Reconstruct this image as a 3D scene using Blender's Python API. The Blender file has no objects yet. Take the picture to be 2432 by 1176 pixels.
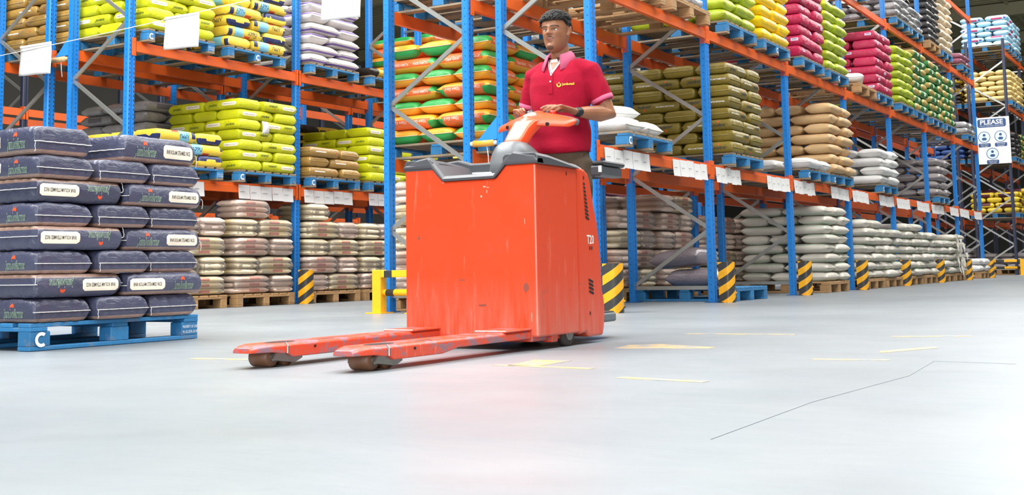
import bpy, bmesh, math, random
from mathutils import Vector, Matrix, noise
from mathutils.bvhtree import BVHTree
R = random.Random(7)
sc = bpy.context.scene
COL = sc.collection
PI = math.pi

# ------------------------------------------------------------------ camera
F_PX, PITCH, ROLL, YAW, CAM_H, PX, PY = 2833.32, 0.11267, -0.0176, 0.53349, 0.39387, 1228.05, 316.52
fw = Vector((math.cos(YAW), math.sin(YAW), 0)); rt = Vector((math.sin(YAW), -math.cos(YAW), 0)); up = Vector((0, 0, 1))
fw2 = fw * math.cos(PITCH) + up * math.sin(PITCH); up2 = -fw * math.sin(PITCH) + up * math.cos(PITCH)
r3 = rt * math.cos(ROLL) + up2 * math.sin(ROLL); u3 = -rt * math.sin(ROLL) + up2 * math.cos(ROLL)
cd = bpy.data.cameras.new('camera'); cam = bpy.data.objects.new('camera', cd); COL.objects.link(cam)
cd.sensor_width = 36; cd.sensor_fit = 'HORIZONTAL'; cd.lens = 36 * F_PX / 2432
cd.shift_x = (1216 - PX) / 2432; cd.shift_y = (PY - 588) / 2432
cd.clip_end = 300
m = Matrix((r3, u3, -fw2)).transposed().to_4x4(); m.translation = Vector((0, 0, CAM_H))
cam.matrix_world = m
sc.camera = cam

# ------------------------------------------------------------------ light
w = bpy.data.worlds.new('world'); sc.world = w; w.use_nodes = True
bg = w.node_tree.nodes['Background']; bg.inputs[0].default_value = (0.93, 0.97, 1.0, 1); bg.inputs[1].default_value = 0.22

def area(name, x, y, z, sx, sy, power, col=(1, 1, 1), rot=(0, 0, 0)):
    l = bpy.data.lights.new(name, 'AREA'); l.shape = 'RECTANGLE'; l.size = sx; l.size_y = sy; l.energy = power; l.color = col
    o = bpy.data.objects.new(name, l); o.location = (x, y, z); o.rotation_euler = rot; COL.objects.link(o); return o
# daylight through the translucent roof strips over each aisle
area('skylight', 5, .6, 8.6, 20, 4.5, 2100)
area('skylight', 25, 1.4, 8.6, 20, 4.0, 1600)
area('skylight', 3.5, 8.6, 8.6, 8, 6.0, 2300)
area('skylight', 18, 8.45, 8.6, 20, 2.0, 1300)
area('skylight', 30.7, 9, 8.6, 3.0, 12, 600)
# added fill lamp behind the camera, brightening the near floor
area('foreground_fill', -6.5, -1.0, 2.0, 3.6, 6.0, 950, (.96, .98, 1), (0, -PI / 2, 0))

vs = sc.view_settings
vs.view_transform = 'Standard'; vs.look = 'None'; vs.gamma = 1; vs.use_curve_mapping = False; vs.exposure = 0.12

# ------------------------------------------------------------------ helpers
def lin(c):
    return tuple((v / 12.92 if v <= .04045 else ((v + .055) / 1.055) ** 2.4) for v in c[:3])
def hexc(h):
    h = h.lstrip('#'); return lin(tuple(int(h[i:i + 2], 16) / 255 for i in (0, 2, 4)))

class NT:
    def __init__(s, name):
        s.m = bpy.data.materials.new(name); s.m.use_nodes = True; s.t = s.m.node_tree
        s.b = s.t.nodes['Principled BSDF']
    def n(s, ty, **k):
        x = s.t.nodes.new(ty)
        for a, b in k.items(): setattr(x, a, b)
        return x
    def l(s, a, b): s.t.links.new(a, b)
    def math(s, op, a, b=None, c=None, clamp=False):
        x = s.n('ShaderNodeMath', operation=op, use_clamp=clamp)
        for i, v in enumerate((a, b, c)):
            if v is None: continue
            if isinstance(v, (int, float)): x.inputs[i].default_value = v
            else: s.l(v, x.inputs[i])
        return x.outputs[0]
    def mix(s, fac, a, b):
        x = s.n('ShaderNodeMix', data_type='RGBA')
        for sock, v in ((x.inputs[0], fac), (x.inputs[6], a), (x.inputs[7], b)):
            if isinstance(v, (int, float)): sock.default_value = v
            elif isinstance(v, tuple): sock.default_value = v if len(v) == 4 else (*v, 1)
            else: s.l(v, sock)
        return x.outputs[2]
    def obj(s): return s.n('ShaderNodeTexCoord').outputs['Object']
    def sep(s, v):
        x = s.n('ShaderNodeSeparateXYZ'); s.l(v, x.inputs[0]); return x.outputs
    def noise(s, vec, scale, detail=3, rough=.55, dist=0, mult=None):
        if mult:
            mp = s.n('ShaderNodeMapping'); mp.inputs['Scale'].default_value = mult; s.l(vec, mp.inputs[0]); vec = mp.outputs[0]
        x = s.n('ShaderNodeTexNoise'); s.l(vec, x.inputs['Vector'])
        x.inputs['Scale'].default_value = scale; x.inputs['Detail'].default_value = detail
        x.inputs['Roughness'].default_value = rough; x.inputs['Distortion'].default_value = dist
        return x.outputs[0]
    def ramp(s, v, lo, hi):
        x = s.n('ShaderNodeMapRange'); s.l(v, x.inputs[0]); x.inputs[1].default_value = lo; x.inputs[2].default_value = hi
        return x.outputs[0]
    def bump(s, h, strength=.3, dist=.01):
        x = s.n('ShaderNodeBump'); x.inputs['Strength'].default_value = strength; x.inputs['Distance'].default_value = dist
        s.l(h, x.inputs['Height']); s.l(x.outputs[0], s.b.inputs['Normal'])
    def set(s, **k):
        for a, v in k.items():
            i = s.b.inputs[a.replace('_', ' ')]
            if isinstance(v, (int, float)): i.default_value = v
            elif isinstance(v, tuple): i.default_value = v if len(v) == 4 or len(i.default_value) == 3 else (*v, 1)
            else: s.l(v, i)
        return s
    def random_tint(s, col, lo=.86, hi=1.12):
        r = s.n('ShaderNodeObjectInfo').outputs['Random']
        h = s.n('ShaderNodeHueSaturation'); v = s.math('MULTIPLY_ADD', r, hi - lo, lo); s.l(v, h.inputs['Value'])
        if isinstance(col, tuple): h.inputs['Color'].default_value = (*col[:3], 1)
        else: s.l(col, h.inputs['Color'])
        return h.outputs[0]

def plain(name, c, rough=.5, metal=0, grime=0, scale=8, bump=0, tint=False, spec=None):
    t = NT(name); c = hexc(c) if isinstance(c, str) else c; col = (*c, 1)
    if grime or bump:
        nz = t.noise(t.obj(), scale, 5, .6)
        if grime:
            g = t.ramp(nz, .42, .72)
            col = t.mix(t.math('MULTIPLY', g, grime), col, tuple(v * .45 + .03 for v in c))
        if bump: t.bump(nz, bump, .005)
    if tint: col = t.random_tint(col)
    t.set(Base_Color=col, Roughness=rough, Metallic=metal)
    if spec is not None: t.set(Specular_IOR_Level=spec)
    return t.m

class MB:
    """collects vertices and faces for ONE mesh"""
    def __init__(s): s.v = []; s.f = []; s.mi = []; s.cur = 0
    def add(s, vs, fs, mi=None):
        o = len(s.v); s.v += [tuple(v) for v in vs]; s.f += [tuple(i + o for i in f) for f in fs]
        s.mi += [s.cur if mi is None else mi] * len(fs); return s
    def box(s, x0, x1, y0, y1, z0, z1, c=0):
        """box with chamfered vertical and horizontal edges of size c"""
        if c <= 0:
            vs = [(x, y, z) for z in (z0, z1) for y in (y0, y1) for x in (x0, x1)]
            return s.add(vs, [(0, 2, 3, 1), (4, 5, 7, 6), (0, 1, 5, 4), (2, 6, 7, 3), (0, 4, 6, 2), (1, 3, 7, 5)])
        b = bmesh.new(); bmesh.ops.create_cube(b, size=1)
        for v in b.verts: v.co = ((x0 + x1) / 2 + v.co.x * (x1 - x0), (y0 + y1) / 2 + v.co.y * (y1 - y0), (z0 + z1) / 2 + v.co.z * (z1 - z0))
        bmesh.ops.bevel(b, geom=b.edges[:], offset=c, segments=1, affect='EDGES', profile=.5)
        return s.bm(b)
    def bm(s, b):
        b.verts.index_update(); s.add([v.co[:] for v in b.verts], [[v.index for v in f.verts] for f in b.faces]); b.free(); return s
    def prism(s, pts, axis, a0, a1):
        """closed polygon pts (2D) extruded along axis"""
        n = len(pts)
        def P(p, a): return {'x': (a, p[0], p[1]), 'y': (p[0], a, p[1]), 'z': (p[0], p[1], a)}[axis]
        vs = [P(p, a0) for p in pts] + [P(p, a1) for p in pts]
        return s.add(vs, [tuple(range(n))[::-1], tuple(range(n, 2 * n))] + [(i, (i + 1) % n, n + (i + 1) % n, n + i) for i in range(n)])
    def tube(s, path, r, n=8, cap=True):
        path = [Vector(p) for p in path]; rr = r if isinstance(r, (list, tuple)) else [r] * len(path)
        o = len(s.v); prev = None; vs = []
        for i, p in enumerate(path):
            d = (path[min(i + 1, len(path) - 1)] - path[max(i - 1, 0)]).normalized()
            a = prev if prev is not None else (Vector((0, 0, 1)) if abs(d.z) < .9 else Vector((1, 0, 0)))
            a = (a - d * a.dot(d)).normalized(); b = d.cross(a); prev = a
            for k in range(n):
                t = 2 * PI * k / n; vs.append(p + (a * math.cos(t) + b * math.sin(t)) * rr[i])
        fs = [(i * n + k, i * n + (k + 1) % n, (i + 1) * n + (k + 1) % n, (i + 1) * n + k) for i in range(len(path) - 1) for k in range(n)]
        if cap: fs += [tuple(range(n))[::-1], tuple((len(path) - 1) * n + k for k in range(n))]
        return s.add(vs, fs)
    def loft(s, rings, cap=True, closed=True):
        n = len(rings[0]); vs = [p for r in rings for p in r]
        fs = [(i * n + k, i * n + (k + 1) % n, (i + 1) * n + (k + 1) % n, (i + 1) * n + k) for i in range(len(rings) - 1) for k in range(n if closed else n - 1)]
        if cap: fs += [tuple(range(n))[::-1], tuple((len(rings) - 1) * n + k for k in range(n))]
        return s.add(vs, fs)
    def mesh(s, name, mats, smooth=False, fix=True):
        me = bpy.data.meshes.new(name); me.from_pydata(s.v, [], s.f)
        for mm in (mats if isinstance(mats, (list, tuple)) else [mats]): me.materials.append(mm)
        me.polygons.foreach_set('material_index', s.mi)
        if fix:
            b = bmesh.new(); b.from_mesh(me); bmesh.ops.recalc_face_normals(b, faces=b.faces[:]); b.to_mesh(me); b.free()
        if smooth: me.polygons.foreach_set('use_smooth', [True] * len(me.polygons))
        me.update(); return me

def link(name, me, parent=None, loc=(0, 0, 0), rot=(0, 0, 0), scale=None):
    o = bpy.data.objects.new(name, me); COL.objects.link(o); o.location = loc; o.rotation_euler = rot
    if scale: o.scale = scale
    if parent is not None: o.parent = parent
    return o
def tag(o, label, cat, group=None):
    o['label'] = label; o['category'] = cat
    if group: o['group'] = group
    return o
def empty(name, loc=(0, 0, 0), rot=(0, 0, 0)): return link(name, None, None, loc, rot)
def struct(name, me, **k):
    o = link(name, me, **k); o['kind'] = 'structure'; return o
def copy_tree(o, parent=None):
    c = o.copy(); COL.objects.link(c)
    if parent is not None: c.parent = parent
    for ch in o.children: copy_tree(ch, c)
    return c
def ring(cx, cy, cz, rx, ry, n=20, p=2.0, ax=None):
    out = []
    for k in range(n):
        t = 2 * PI * k / n; c, q = math.cos(t), math.sin(t)
        out.append((cx + rx * math.copysign(abs(c) ** (2 / p), c), cy + ry * math.copysign(abs(q) ** (2 / p), q), cz))
    return out

_txt = {}
def text2d(body, shear=0, bold=0, spacing=1.0):
    """unit-height text as 2D vertices and faces, centred on x, z from 0 to about 1"""
    key = (body, shear, bold, spacing)
    if key not in _txt:
        c = bpy.data.curves.new('txt', 'FONT'); c.body = body; c.size = 1.39; c.shear = shear; c.offset = bold
        c.resolution_u = 2; c.space_character = spacing; c.align_x = 'CENTER'
        o = bpy.data.objects.new('txt', c); me = bpy.data.meshes.new_from_object(o)
        vs = [(v.co.x, v.co.y) for v in me.vertices]; fs = [tuple(p.vertices) for p in me.polygons]
        bpy.data.objects.remove(o); bpy.data.curves.remove(c); bpy.data.meshes.remove(me)
        _txt[key] = (vs, fs)
    return _txt[key]
def text_width(t2): return max(v[0] for v in t2[0]) - min(v[0] for v in t2[0])
def flat_text(body, width, height, shear=0, bold=0, spacing=1.0):
    vs, fs = text2d(body, shear, bold, spacing); k = width / text_width((vs, fs))
    lo = min(v[0] for v in vs); 
    return [((x - lo) * k - width / 2, (z - .5) * height) for x, z in vs], fs
def stadium(hx, hz, nx=14, nz=6, r=None):
    r = hz if r is None else r; vs = []; fs = []
    for j in range(nz + 1):
        z = -hz + 2 * hz * j / nz
        dz = max(0, abs(z) - (hz - r)); lim = hx - r + math.sqrt(max(0, r * r - dz * dz))
        for i in range(nx + 1): vs.append(((-1 + 2 * i / nx) * lim, z))
    for j in range(nz):
        for i in range(nx):
            a = j * (nx + 1) + i; fs.append((a, a + 1, a + nx + 2, a + nx + 1))
    return vs, fs
def disc2d(r, n=14, sx=1):
    return [(0, 0)] + [(r * sx * math.cos(2 * PI * k / n), r * math.sin(2 * PI * k / n)) for k in range(n)], [(0, 1 + k, 1 + (k + 1) % n) for k in range(n)]
def sun2d(r):
    vs = []; fs = []
    for k in range(24):
        rr = r * (1.0 if k % 2 else .72); t = PI * 1.25 * k / 23 - PI * .125; vs.append((rr * math.cos(t), rr * math.sin(t)))
    vs.append((0, 0)); fs = [(24, k, k + 1) for k in range(23)]
    return vs, fs
# ------------------------------------------------------------------ the hall
def floor_mat():
    t = NT('polished_concrete'); o = t.obj()
    a = t.noise(o, .55, 4, .6); b = t.noise(o, 2.2, 6, .65, .5, (1.6, .6, 1)); c = t.noise(o, 30, 4, .6)
    col = t.mix(t.ramp(a, .3, .7), (*hexc('757c81'), 1), (*hexc('8b9195'), 1))
    col = t.mix(t.math('MULTIPLY', t.ramp(b, .45, .75), .5), col, (*hexc('6a7278'), 1))
    col = t.mix(t.math('MULTIPLY', t.ramp(c, .5, .8), .12), col, (*hexc('666d73'), 1))
    t.set(Base_Color=col, Roughness=t.math('MULTIPLY_ADD', b, .25, .26)); t.bump(c, .04, .003)
    return t.m
mb = MB(); mb.add([(-14, -16, 0), (75, -16, 0), (75, 30, 0), (-14, 30, 0)], [(0, 1, 2, 3)])
floor = struct('floor', mb.mesh('floor', floor_mat()))
# worn yellow floor markings, painted strips a millimetre thick
ym = NT('worn_yellow_paint'); nz = ym.noise(ym.obj(), 9, 5, .7)
ym.set(Base_Color=ym.mix(ym.ramp(nz, .38, .62), (*hexc('c9a868'), 1), (*hexc('838b91'), 1)), Roughness=.45)
def marking(pts):
    link('floor_marking', MB().prism(pts, 'z', .0002, .0012).mesh('floor_marking', ym.m), floor)
def strip(x0, y0, x1, y1, wd=.06):
    d = Vector((x1 - x0, y1 - y0)); n = Vector((-d.y, d.x)).normalized() * wd / 2
    marking([(x0 + n.x, y0 + n.y), (x0 - n.x, y0 - n.y), (x1 - n.x, y1 - n.y), (x1 + n.x, y1 + n.y)])
strip(4.22, 2.62, 4.20, 2.16, .05); marking([(4.22, 2.56), (4.52, 2.6), (4.52, 2.42), (4.24, 2.42)])
strip(4.09, 4.2, 4.14, 3.76, .06); strip(6.5, 2.72, 6.56, 2.1, .07); strip(6.49, 1.56, 6.62, 1.18, .07)
marking([(5.25, 2.58), (5.5, 2.62), (5.62, 2.5), (5.46, 2.14), (5.38, 2.14)])
marking([(5.32, 1.33), (5.42, 1.36), (5.76, 1.2), (5.68, 1.16)]); strip(3.9, 1.9, 3.85, 1.55, .05); strip(4.9, 1.5, 4.95, 1.2, .05)
strip(3.9, 6.9, 4.0, 6.2, .06)
# hairline joint in the slab
jm = plain('joint_filler', '747c83', .7)
mb = MB(); pts = [(2.6, 1.04), (3.4, 1.05), (4.3, .98), (4.95, 1.03), (4.9, .72)]
for (x0, y0), (x1, y1) in zip(pts, pts[1:]):
    d = Vector((x1 - x0, y1 - y0)); n = Vector((-d.y, d.x)).normalized() * .0015
    mb.prism([(x0 + n.x, y0 + n.y), (x0 - n.x, y0 - n.y), (x1 - n.x, y1 - n.y), (x1 + n.x, y1 + n.y)], 'z', .0002, .001)
link('slab_joint', mb.mesh('slab_joint', jm), floor)

def sheet(name, x0, x1, y0, y1, z, m, pitch=.33, d=.05):
    mb = MB(); vs = []; n = int((x1 - x0) / pitch)
    for i in range(n):
        x = x0 + i * pitch
        for dx, dz in ((0, 0), (pitch * .45, 0), (pitch * .55, -d), (pitch * .9, -d)): vs += [(x + dx, y0, z + dz), (x + dx, y1, z + dz)]
    mb.add(vs, [(2 * i, 2 * i + 2, 2 * i + 3, 2 * i + 1) for i in range(len(vs) // 2 - 1)])
    return mb.mesh(name, m, fix=False)
roof_m = plain('roof_sheet', 'c4bd96', .6, 0, .3, 2)
ceiling = struct('ceiling', sheet('ceiling', -14, 75, -16, 30, 9.4, roof_m))
steel_m = plain('roof_steel', 'cfc8a4', .55, .1)
for x in (14, 22, 30, 38, 44, 50, 56, 62): link('roof_girder', MB().box(x - .1, x + .1, -16, 30, 8.85, 9.3).mesh('roof_girder', steel_m), ceiling)
for y in range(-6, 14, 2): link('purlin', MB().box(10, 74, y - .04, y + .04, 9.2, 9.34).mesh('purlin', steel_m), ceiling)
wall_m = plain('wall_sheet', '7c7a73', .6, 0, .2, 1)
mb = MB(); mb.box(74.8, 75, -16, 30, 0, 9.4); struct('wall_end', mb.mesh('wall_end', wall_m))
mb = MB(); mb.box(-14, 75, 29.8, 30, 0, 9.4); struct('wall_back', mb.mesh('wall_back', wall_m))

# ------------------------------------------------------------------ racking
def post_mat(name, c):
    t = NT(name); o = t.obj(); x, y, z = t.sep(o)[:3]
    nrm = t.n('ShaderNodeNewGeometry').outputs['Normal']; nx, ny, _ = t.sep(nrm)[:3]
    def hole(a, a0, pz, rx, rz, off=0):
        zz = t.math('SUBTRACT', t.math('FRACT', t.math('ADD', t.math('DIVIDE', z, pz), off)), .5)
        dz = t.math('ABSOLUTE', t.math('MULTIPLY', zz, pz / rz)); da = t.math('ABSOLUTE', t.math('DIVIDE', t.math('SUBTRACT', t.math('ABSOLUTE', a), a0), rx))
        d = t.math('ADD', t.math('POWER', dz, 2.5), t.math('POWER', da, 2.5)); return t.math('LESS_THAN', d, 1)
    flank = t.math('MULTIPLY', hole(y, .0, .075, .005, .005), t.math('GREATER_THAN', t.math('ABSOLUTE', nx), .7))
    front = t.math('MULTIPLY', hole(x, .028, .05, .0055, .011, .3), t.math('GREATER_THAN', t.math('ABSOLUTE', ny), .7))
    h = t.math('MAXIMUM', flank, front); c = hexc(c)
    g = t.ramp(t.noise(o, 14, 4, .6), .5, .8)
    col = t.mix(t.math('MULTIPLY', g, .25), (*c, 1), tuple(v * .55 for v in c))
    t.set(Base_Color=t.mix(h, col, (.01, .012, .02, 1)), Roughness=.38); return t.m
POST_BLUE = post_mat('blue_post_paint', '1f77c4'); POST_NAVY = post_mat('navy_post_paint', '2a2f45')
BEAM = plain('orange_beam_paint', 'de5f1f', .4, 0, .22, 5); GALV = plain('galvanised_steel', 'b9bab6', .32, .75, .2, 12)
BOLT = plain('bolt_zinc', 'c9c9c4', .35, .8)
def post_mesh(h, m):
    mb = MB(); w_, d = .05, .035
    mb.prism([(-w_, d), (-w_, -d + .012), (-w_ + .012, -d), (-.013, -d), (-.01, -d + .012), (.01, -d + .012), (.013, -d), (w_ - .012, -d), (w_, -d + .012), (w_, d), (.03, d), (.03, d - .008), (-.03, d - .008), (-.03, d)], 'z', 0, h)
    return mb.mesh('post', m)
def beam_mesh(L, m):
    mb = MB(); mb.prism([(-.025, -.115), (.025, -.115), (.025, 0), (-.008, 0), (-.008, -.028), (-.025, -.034)], 'x', -L / 2, L / 2); return mb.mesh('beam', m)
def connector_mesh(m):
    mb = MB(); mb.box(0, .058, -.03, -.024, -.165, .032, .002).box(0, .006, -.03, .045, -.165, .032)
    for z in (-.14, -.01): mb.tube([(.03, -.024, z), (.03, -.036, z)], .008, 6)
    return mb.mesh('connector', m)
def brace_mesh(dy, dz):
    L = math.hypot(dy, dz); mb = MB()
    mb.prism([(-.02, -.012), (.02, -.012), (.02, .012), (.014, .012), (.014, -.006), (-.014, -.006), (-.014, .012), (-.02, .012)], 'z', 0, L)
    a = math.atan2(dy, dz); mb.v = [(y * .9, x * math.cos(a) + z * math.sin(a), -x * math.sin(a) + z * math.cos(a)) for x, y, z in mb.v]
    return mb.mesh('brace', GALV)
PLATE = plain('foot_plate_steel', '2b5f94', .5, .2)
plate_me = MB().box(-.075, .075, -.07, .07, 0, .008).tube([(.055, .05, .008), (.055, .05, .02)], .01, 6).tube([(-.055, -.05, .008), (-.055, -.05, .02)], .01, 6).mesh('foot_plate', PLATE)
bolt_me = MB().tube([(-.054, 0, 0), (.054, 0, 0)], .009, 6).mesh('bolt', BOLT)
conn_me = connector_mesh(BEAM)
LV = [1.489, 2.947, 4.427, 5.89]
def rack(label, xs, y_aisle, y_rear, side, top, levels, pm=POST_BLUE, group=None, lv_from=None):
    """one row of racking: side -1 when its aisle lies towards -Y"""
    root = empty('pallet_rack', (xs[0], (y_aisle + y_rear) / 2, 0)); tag(root, label, 'rack', 'pallet racks')
    ox, oy = xs[0], (y_aisle + y_rear) / 2
    pme = post_mesh(top, pm); dy = y_rear - y_aisle
    ups = [brace_mesh(dy - math.copysign(.05, dy), .58), brace_mesh(-(dy - math.copysign(.05, dy)), .58)]
    for x in xs:
        for yy, face in ((y_aisle, side), (y_rear, -side)):
            link('post', pme, root, (x - ox, yy - oy, 0), (0, 0, 0 if face < 0 else PI)); link('foot_plate', plate_me, root, (x - ox, yy - oy, 0))
        z, k = .17, 0      # zig-zag bracing, starting at the rear post
        s = math.copysign(.025, dy)
        while z + .6 < top:
            if k % 2 == 0: link('brace', ups[1], root, (x - ox, y_rear - s - oy, z + .01))
            else: link('brace', ups[0], root, (x - ox, y_aisle + s - oy, z + .01))
            z += .6; k += 1
        link('brace', brace_mesh(dy - s * 2, 0.0001), root, (x - ox, y_aisle + s - oy, .155))
        link('brace', brace_mesh(dy - s * 2, 0.0001), root, (x - ox, y_aisle + s - oy, top - .12))
    bm_cache = {}
    for i, (xa, xb) in enumerate(zip(xs, xs[1:])):
        L = round(xb - xa - .1, 3)
        if L not in bm_cache: bm_cache[L] = beam_mesh(L, BEAM)
        for li, z in enumerate(LV[:levels]):
            if lv_from and i < lv_from.get(li, 0): continue
            for yy, face in ((y_aisle, side), (y_rear, -side)):
                b = link('beam', bm_cache[L], root, ((xa + xb) / 2 - ox, yy - oy + face * .012, z - .03), (0, 0, 0 if face < 0 else PI))
                for sx in (-1, 1):
                    link('connector', conn_me, b, (sx * L / 2, 0, 0), scale=(sx, 1, 1))
    return root
XR = [9.22] + [11.914 + 2.7 * k for k in range(7)]
XL = [8.83 + 2.69 * k for k in range(7)]
rack('blue and orange pallet rack row along the aisle behind the driver', XR, 4.68, 5.60, -1, 7.2, 4, lv_from={3: 3})
rack('blue and orange pallet rack row back to back behind the driver side row', XR, 6.88, 5.96, 1, 5.6, 3)
rack('blue and orange pallet rack row behind the navy rice bags, facing us', XL, 10.06, 10.98, -1, 4.7, 2)
rack('blue and orange pallet rack row hidden behind the lime bag row', XL, 12.28, 11.36, 1, 4.7, 2)
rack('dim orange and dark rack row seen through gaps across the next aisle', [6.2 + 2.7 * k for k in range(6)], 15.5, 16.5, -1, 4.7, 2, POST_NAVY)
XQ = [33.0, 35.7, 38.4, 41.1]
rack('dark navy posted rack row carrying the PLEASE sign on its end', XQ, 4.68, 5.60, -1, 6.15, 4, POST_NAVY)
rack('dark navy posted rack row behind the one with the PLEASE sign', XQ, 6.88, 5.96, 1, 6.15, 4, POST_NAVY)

# ------------------------------------------------------------------ column guards and barriers
def stripe_mat(name, pitch, ax, slope):
    t = NT(name); x, y, z = t.sep(t.obj())[:3]
    v = t.math('FRACT', t.math('DIVIDE', t.math('ADD', z, t.math('MULTIPLY', t.math('SUBTRACT', x, y) if ax == 0 else y, slope)), pitch))
    g = t.math('MULTIPLY', t.ramp(t.noise(t.obj(), 22, 4, .6), .5, .8), .3)
    c = t.mix(t.math('GREATER_THAN', v, .5), (*hexc('f2ae1c'), 1), (*hexc('3a3a3b'), 1))
    t.set(Base_Color=t.mix(g, c, (*hexc('6b5a34'), 1)), Roughness=.4); return t.m
GUARD = stripe_mat('yellow_black_stripes', .16, 0, -.55)
def guard_mesh():
    """upright bent-steel shield that wraps the aisle side of a post"""
    mb = MB(); out = []; n = 14; inn = []
    for k in range(n + 1):
        a = PI * k / n; out.append((-.085 * math.cos(a), -.075 * math.sin(a) ** .8)); inn.append((-.078 * math.cos(a), -.068 * math.sin(a) ** .8))
    out = [(-.085, .07)] + out + [(.085, .07)]; inn = [(-.078, .07)] + inn + [(.078, .07)]
    mb.prism(out + inn[::-1], 'z', .0, .42)
    for sx in (-1, 1):
        mb.box(sx * .11 - .028, sx * .11 + .03, -.02, .05, 0, .008)
    for z in (.05, .1): mb.tube([(.03, -.074, z), (.03, -.082, z)], .009, 8)
    return mb.mesh('column_guard', GUARD)
gm = guard_mesh(); ordn = ['first', 'second', 'third', 'fourth', 'fifth', 'sixth', 'seventh', 'eighth']
GLAB = ['yellow and black striped column guard close behind the pallet truck', 'yellow and black striped column guard by the blue floor pallet',
        'yellow and black column guard before the tall woven white sack stack', 'yellow and black guard just past the tall woven white sack stack',
        'yellow and black guard at the fifth blue post of the aisle', 'yellow and black guard at the sixth blue post of the aisle',
        'yellow and black guard beside the tattered plastic sacks', 'yellow and black guard at the last blue post before the barrier']
for i, x in enumerate(XR): tag(link('column_guard', gm, None, (x + .03, 4.525, 0)), GLAB[i], 'post guard', 'column guards')
tag(link('column_guard', gm, None, (XL[1] + .03, 9.90, 0)), 'yellow and black column guard between the two cream bundle pallets', 'post guard', 'column guards')
tag(link('column_guard', gm, None, (XQ[0] + .03, 4.525, 0)), 'yellow and black guard on the navy post past the far barrier', 'post guard', 'column guards')
YEL = plain('yellow_barrier_paint', 'f4b41e', .4, 0, .25, 10)
BAND = stripe_mat('yellow_black_bands', .56, 1, 0)
def band_rail(pitch, off, frac):
    t = NT('banded_rail'); y = t.sep(t.obj())[1]; v = t.math('FRACT', t.math('DIVIDE', t.math('ADD', y, off), pitch))
    t.set(Base_Color=t.mix(t.math('LESS_THAN', v, frac), (*hexc('f4b41e'), 1), (*hexc('343434'), 1)), Roughness=.4); return t.m
def barrier(x, y0, y1, label, pitch, off=.18, frac=.12):
    root = tag(empty('end_barrier', (x, y0, 0)), label, 'barrier'); L = y1 - y0; rm = band_rail(pitch, off, frac)
    pm = MB().box(-.05, .05, -.05, .05, 0, .40, .006).mesh('upright', YEL); fp = MB().box(-.1, .1, -.09, .09, 0, .01).mesh('base_plate', YEL)
    for y in (0, L / 2, L): link('upright', pm, root, (0, y, 0)); link('base_plate', fp, root, (0, y, 0))
    link('top_rail', MB().box(-.05, .05, .05, L - .05, .33, .395, .005).mesh('top_rail', rm), root)
    link('low_rail', MB().tube([(-.0, .05, .19), (0, L - .05, .19)], .032, 12).mesh('low_rail', rm, True), root)
barrier(8.95, 5.9, 6.8, 'yellow steel rack end barrier behind the pallet truck', .75, .03)
barrier(32.3, 4.45, 6.9, 'distant yellow and black barrier under the PLEASE sign', .5, .08, .4)
# ------------------------------------------------------------------ pallets
def wood(name, c, worn, wc):
    t = NT(name); o = t.obj(); g = t.noise(o, 6, 5, .65, 1.2, (1, 6, 6)); wv = t.noise(o, 7, 4, .7)
    c = hexc(c); col = t.mix(t.ramp(g, .3, .75), (*c, 1), tuple(v * .7 for v in c))
    col = t.mix(t.math('MULTIPLY', t.ramp(wv, .55, .63), worn), col, (*hexc(wc), 1))
    t.bump(g, .25, .003); t.set(Base_Color=t.random_tint(col, .85, 1.15), Roughness=.65); return t.m
PBLUE = wood('blue_pallet_paint', '2a79ae', .85, 'a08a6c'); PWOOD = wood('bare_pallet_wood', 'b18a5d', .35, 'cbb088')
PDECK = wood('grey_worn_deck', '8d7b63', .5, '47708a')
PMARK = plain('pallet_stencil_white', 'dfe6ea', .6)
PALLET_H = .1475
def pallet_protos(mat, a=1.2, b=1.0):
    """long side a along Y, short side b along X, origin at the corner on the floor"""
    pr = {}
    pr['top_board'] = MB().box(-.052, .052, 0, a, .123, .145, .003).mesh('top_board', PDECK if mat is PBLUE else mat)      # run along Y
    pr['stringer_board'] = MB().box(0, b, -.055, .055, .101, .123, .003).mesh('stringer_board', mat)
    pr['block'] = MB().box(-.05, .05, -.065, .065, .022, .101, .004).mesh('block', mat)
    pr['base_board'] = MB().box(-.05, .05, 0, a, 0, .022, .003).mesh('base_board', PDECK if mat is PBLUE else mat)
    return pr
def logo_c(sz=.05):
    mb = MB(); n = 12
    for k in range(n):
        t0, t1 = [PI * (.28 + 1.44 * (k + q) / n) for q in (0, 1)]
        mb.add([(r * math.cos(t), r * math.sin(t), 0) for t in (t0, t1) for r in (sz * .55, sz)], [(0, 1, 3, 2)])
    return mb
stencil = logo_c(.036).mesh('stencil_mark', PMARK)
def text_mesh(body, width, height, m, name, **k):
    vs, fs = flat_text(body, width, height, **k); return MB().add([(x, z, 0) for x, z in vs], fs).mesh(name, m, fix=False)
city = text_mesh('PROPERTY OF CHEP', .11, .014, PMARK, 'stencil_text'); city2 = text_mesh('+91 22 2576 20 87', .11, .014, PMARK, 'stencil_text')
PBLUE2 = wood('blue_pallet_floor_paint', '2a79ae', .4, '8a7a66')
PP = {'blue': pallet_protos(PBLUE), 'blue_floor': pallet_protos(PBLUE2), 'wood': pallet_protos(PWOOD)}
NP = [0]
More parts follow.
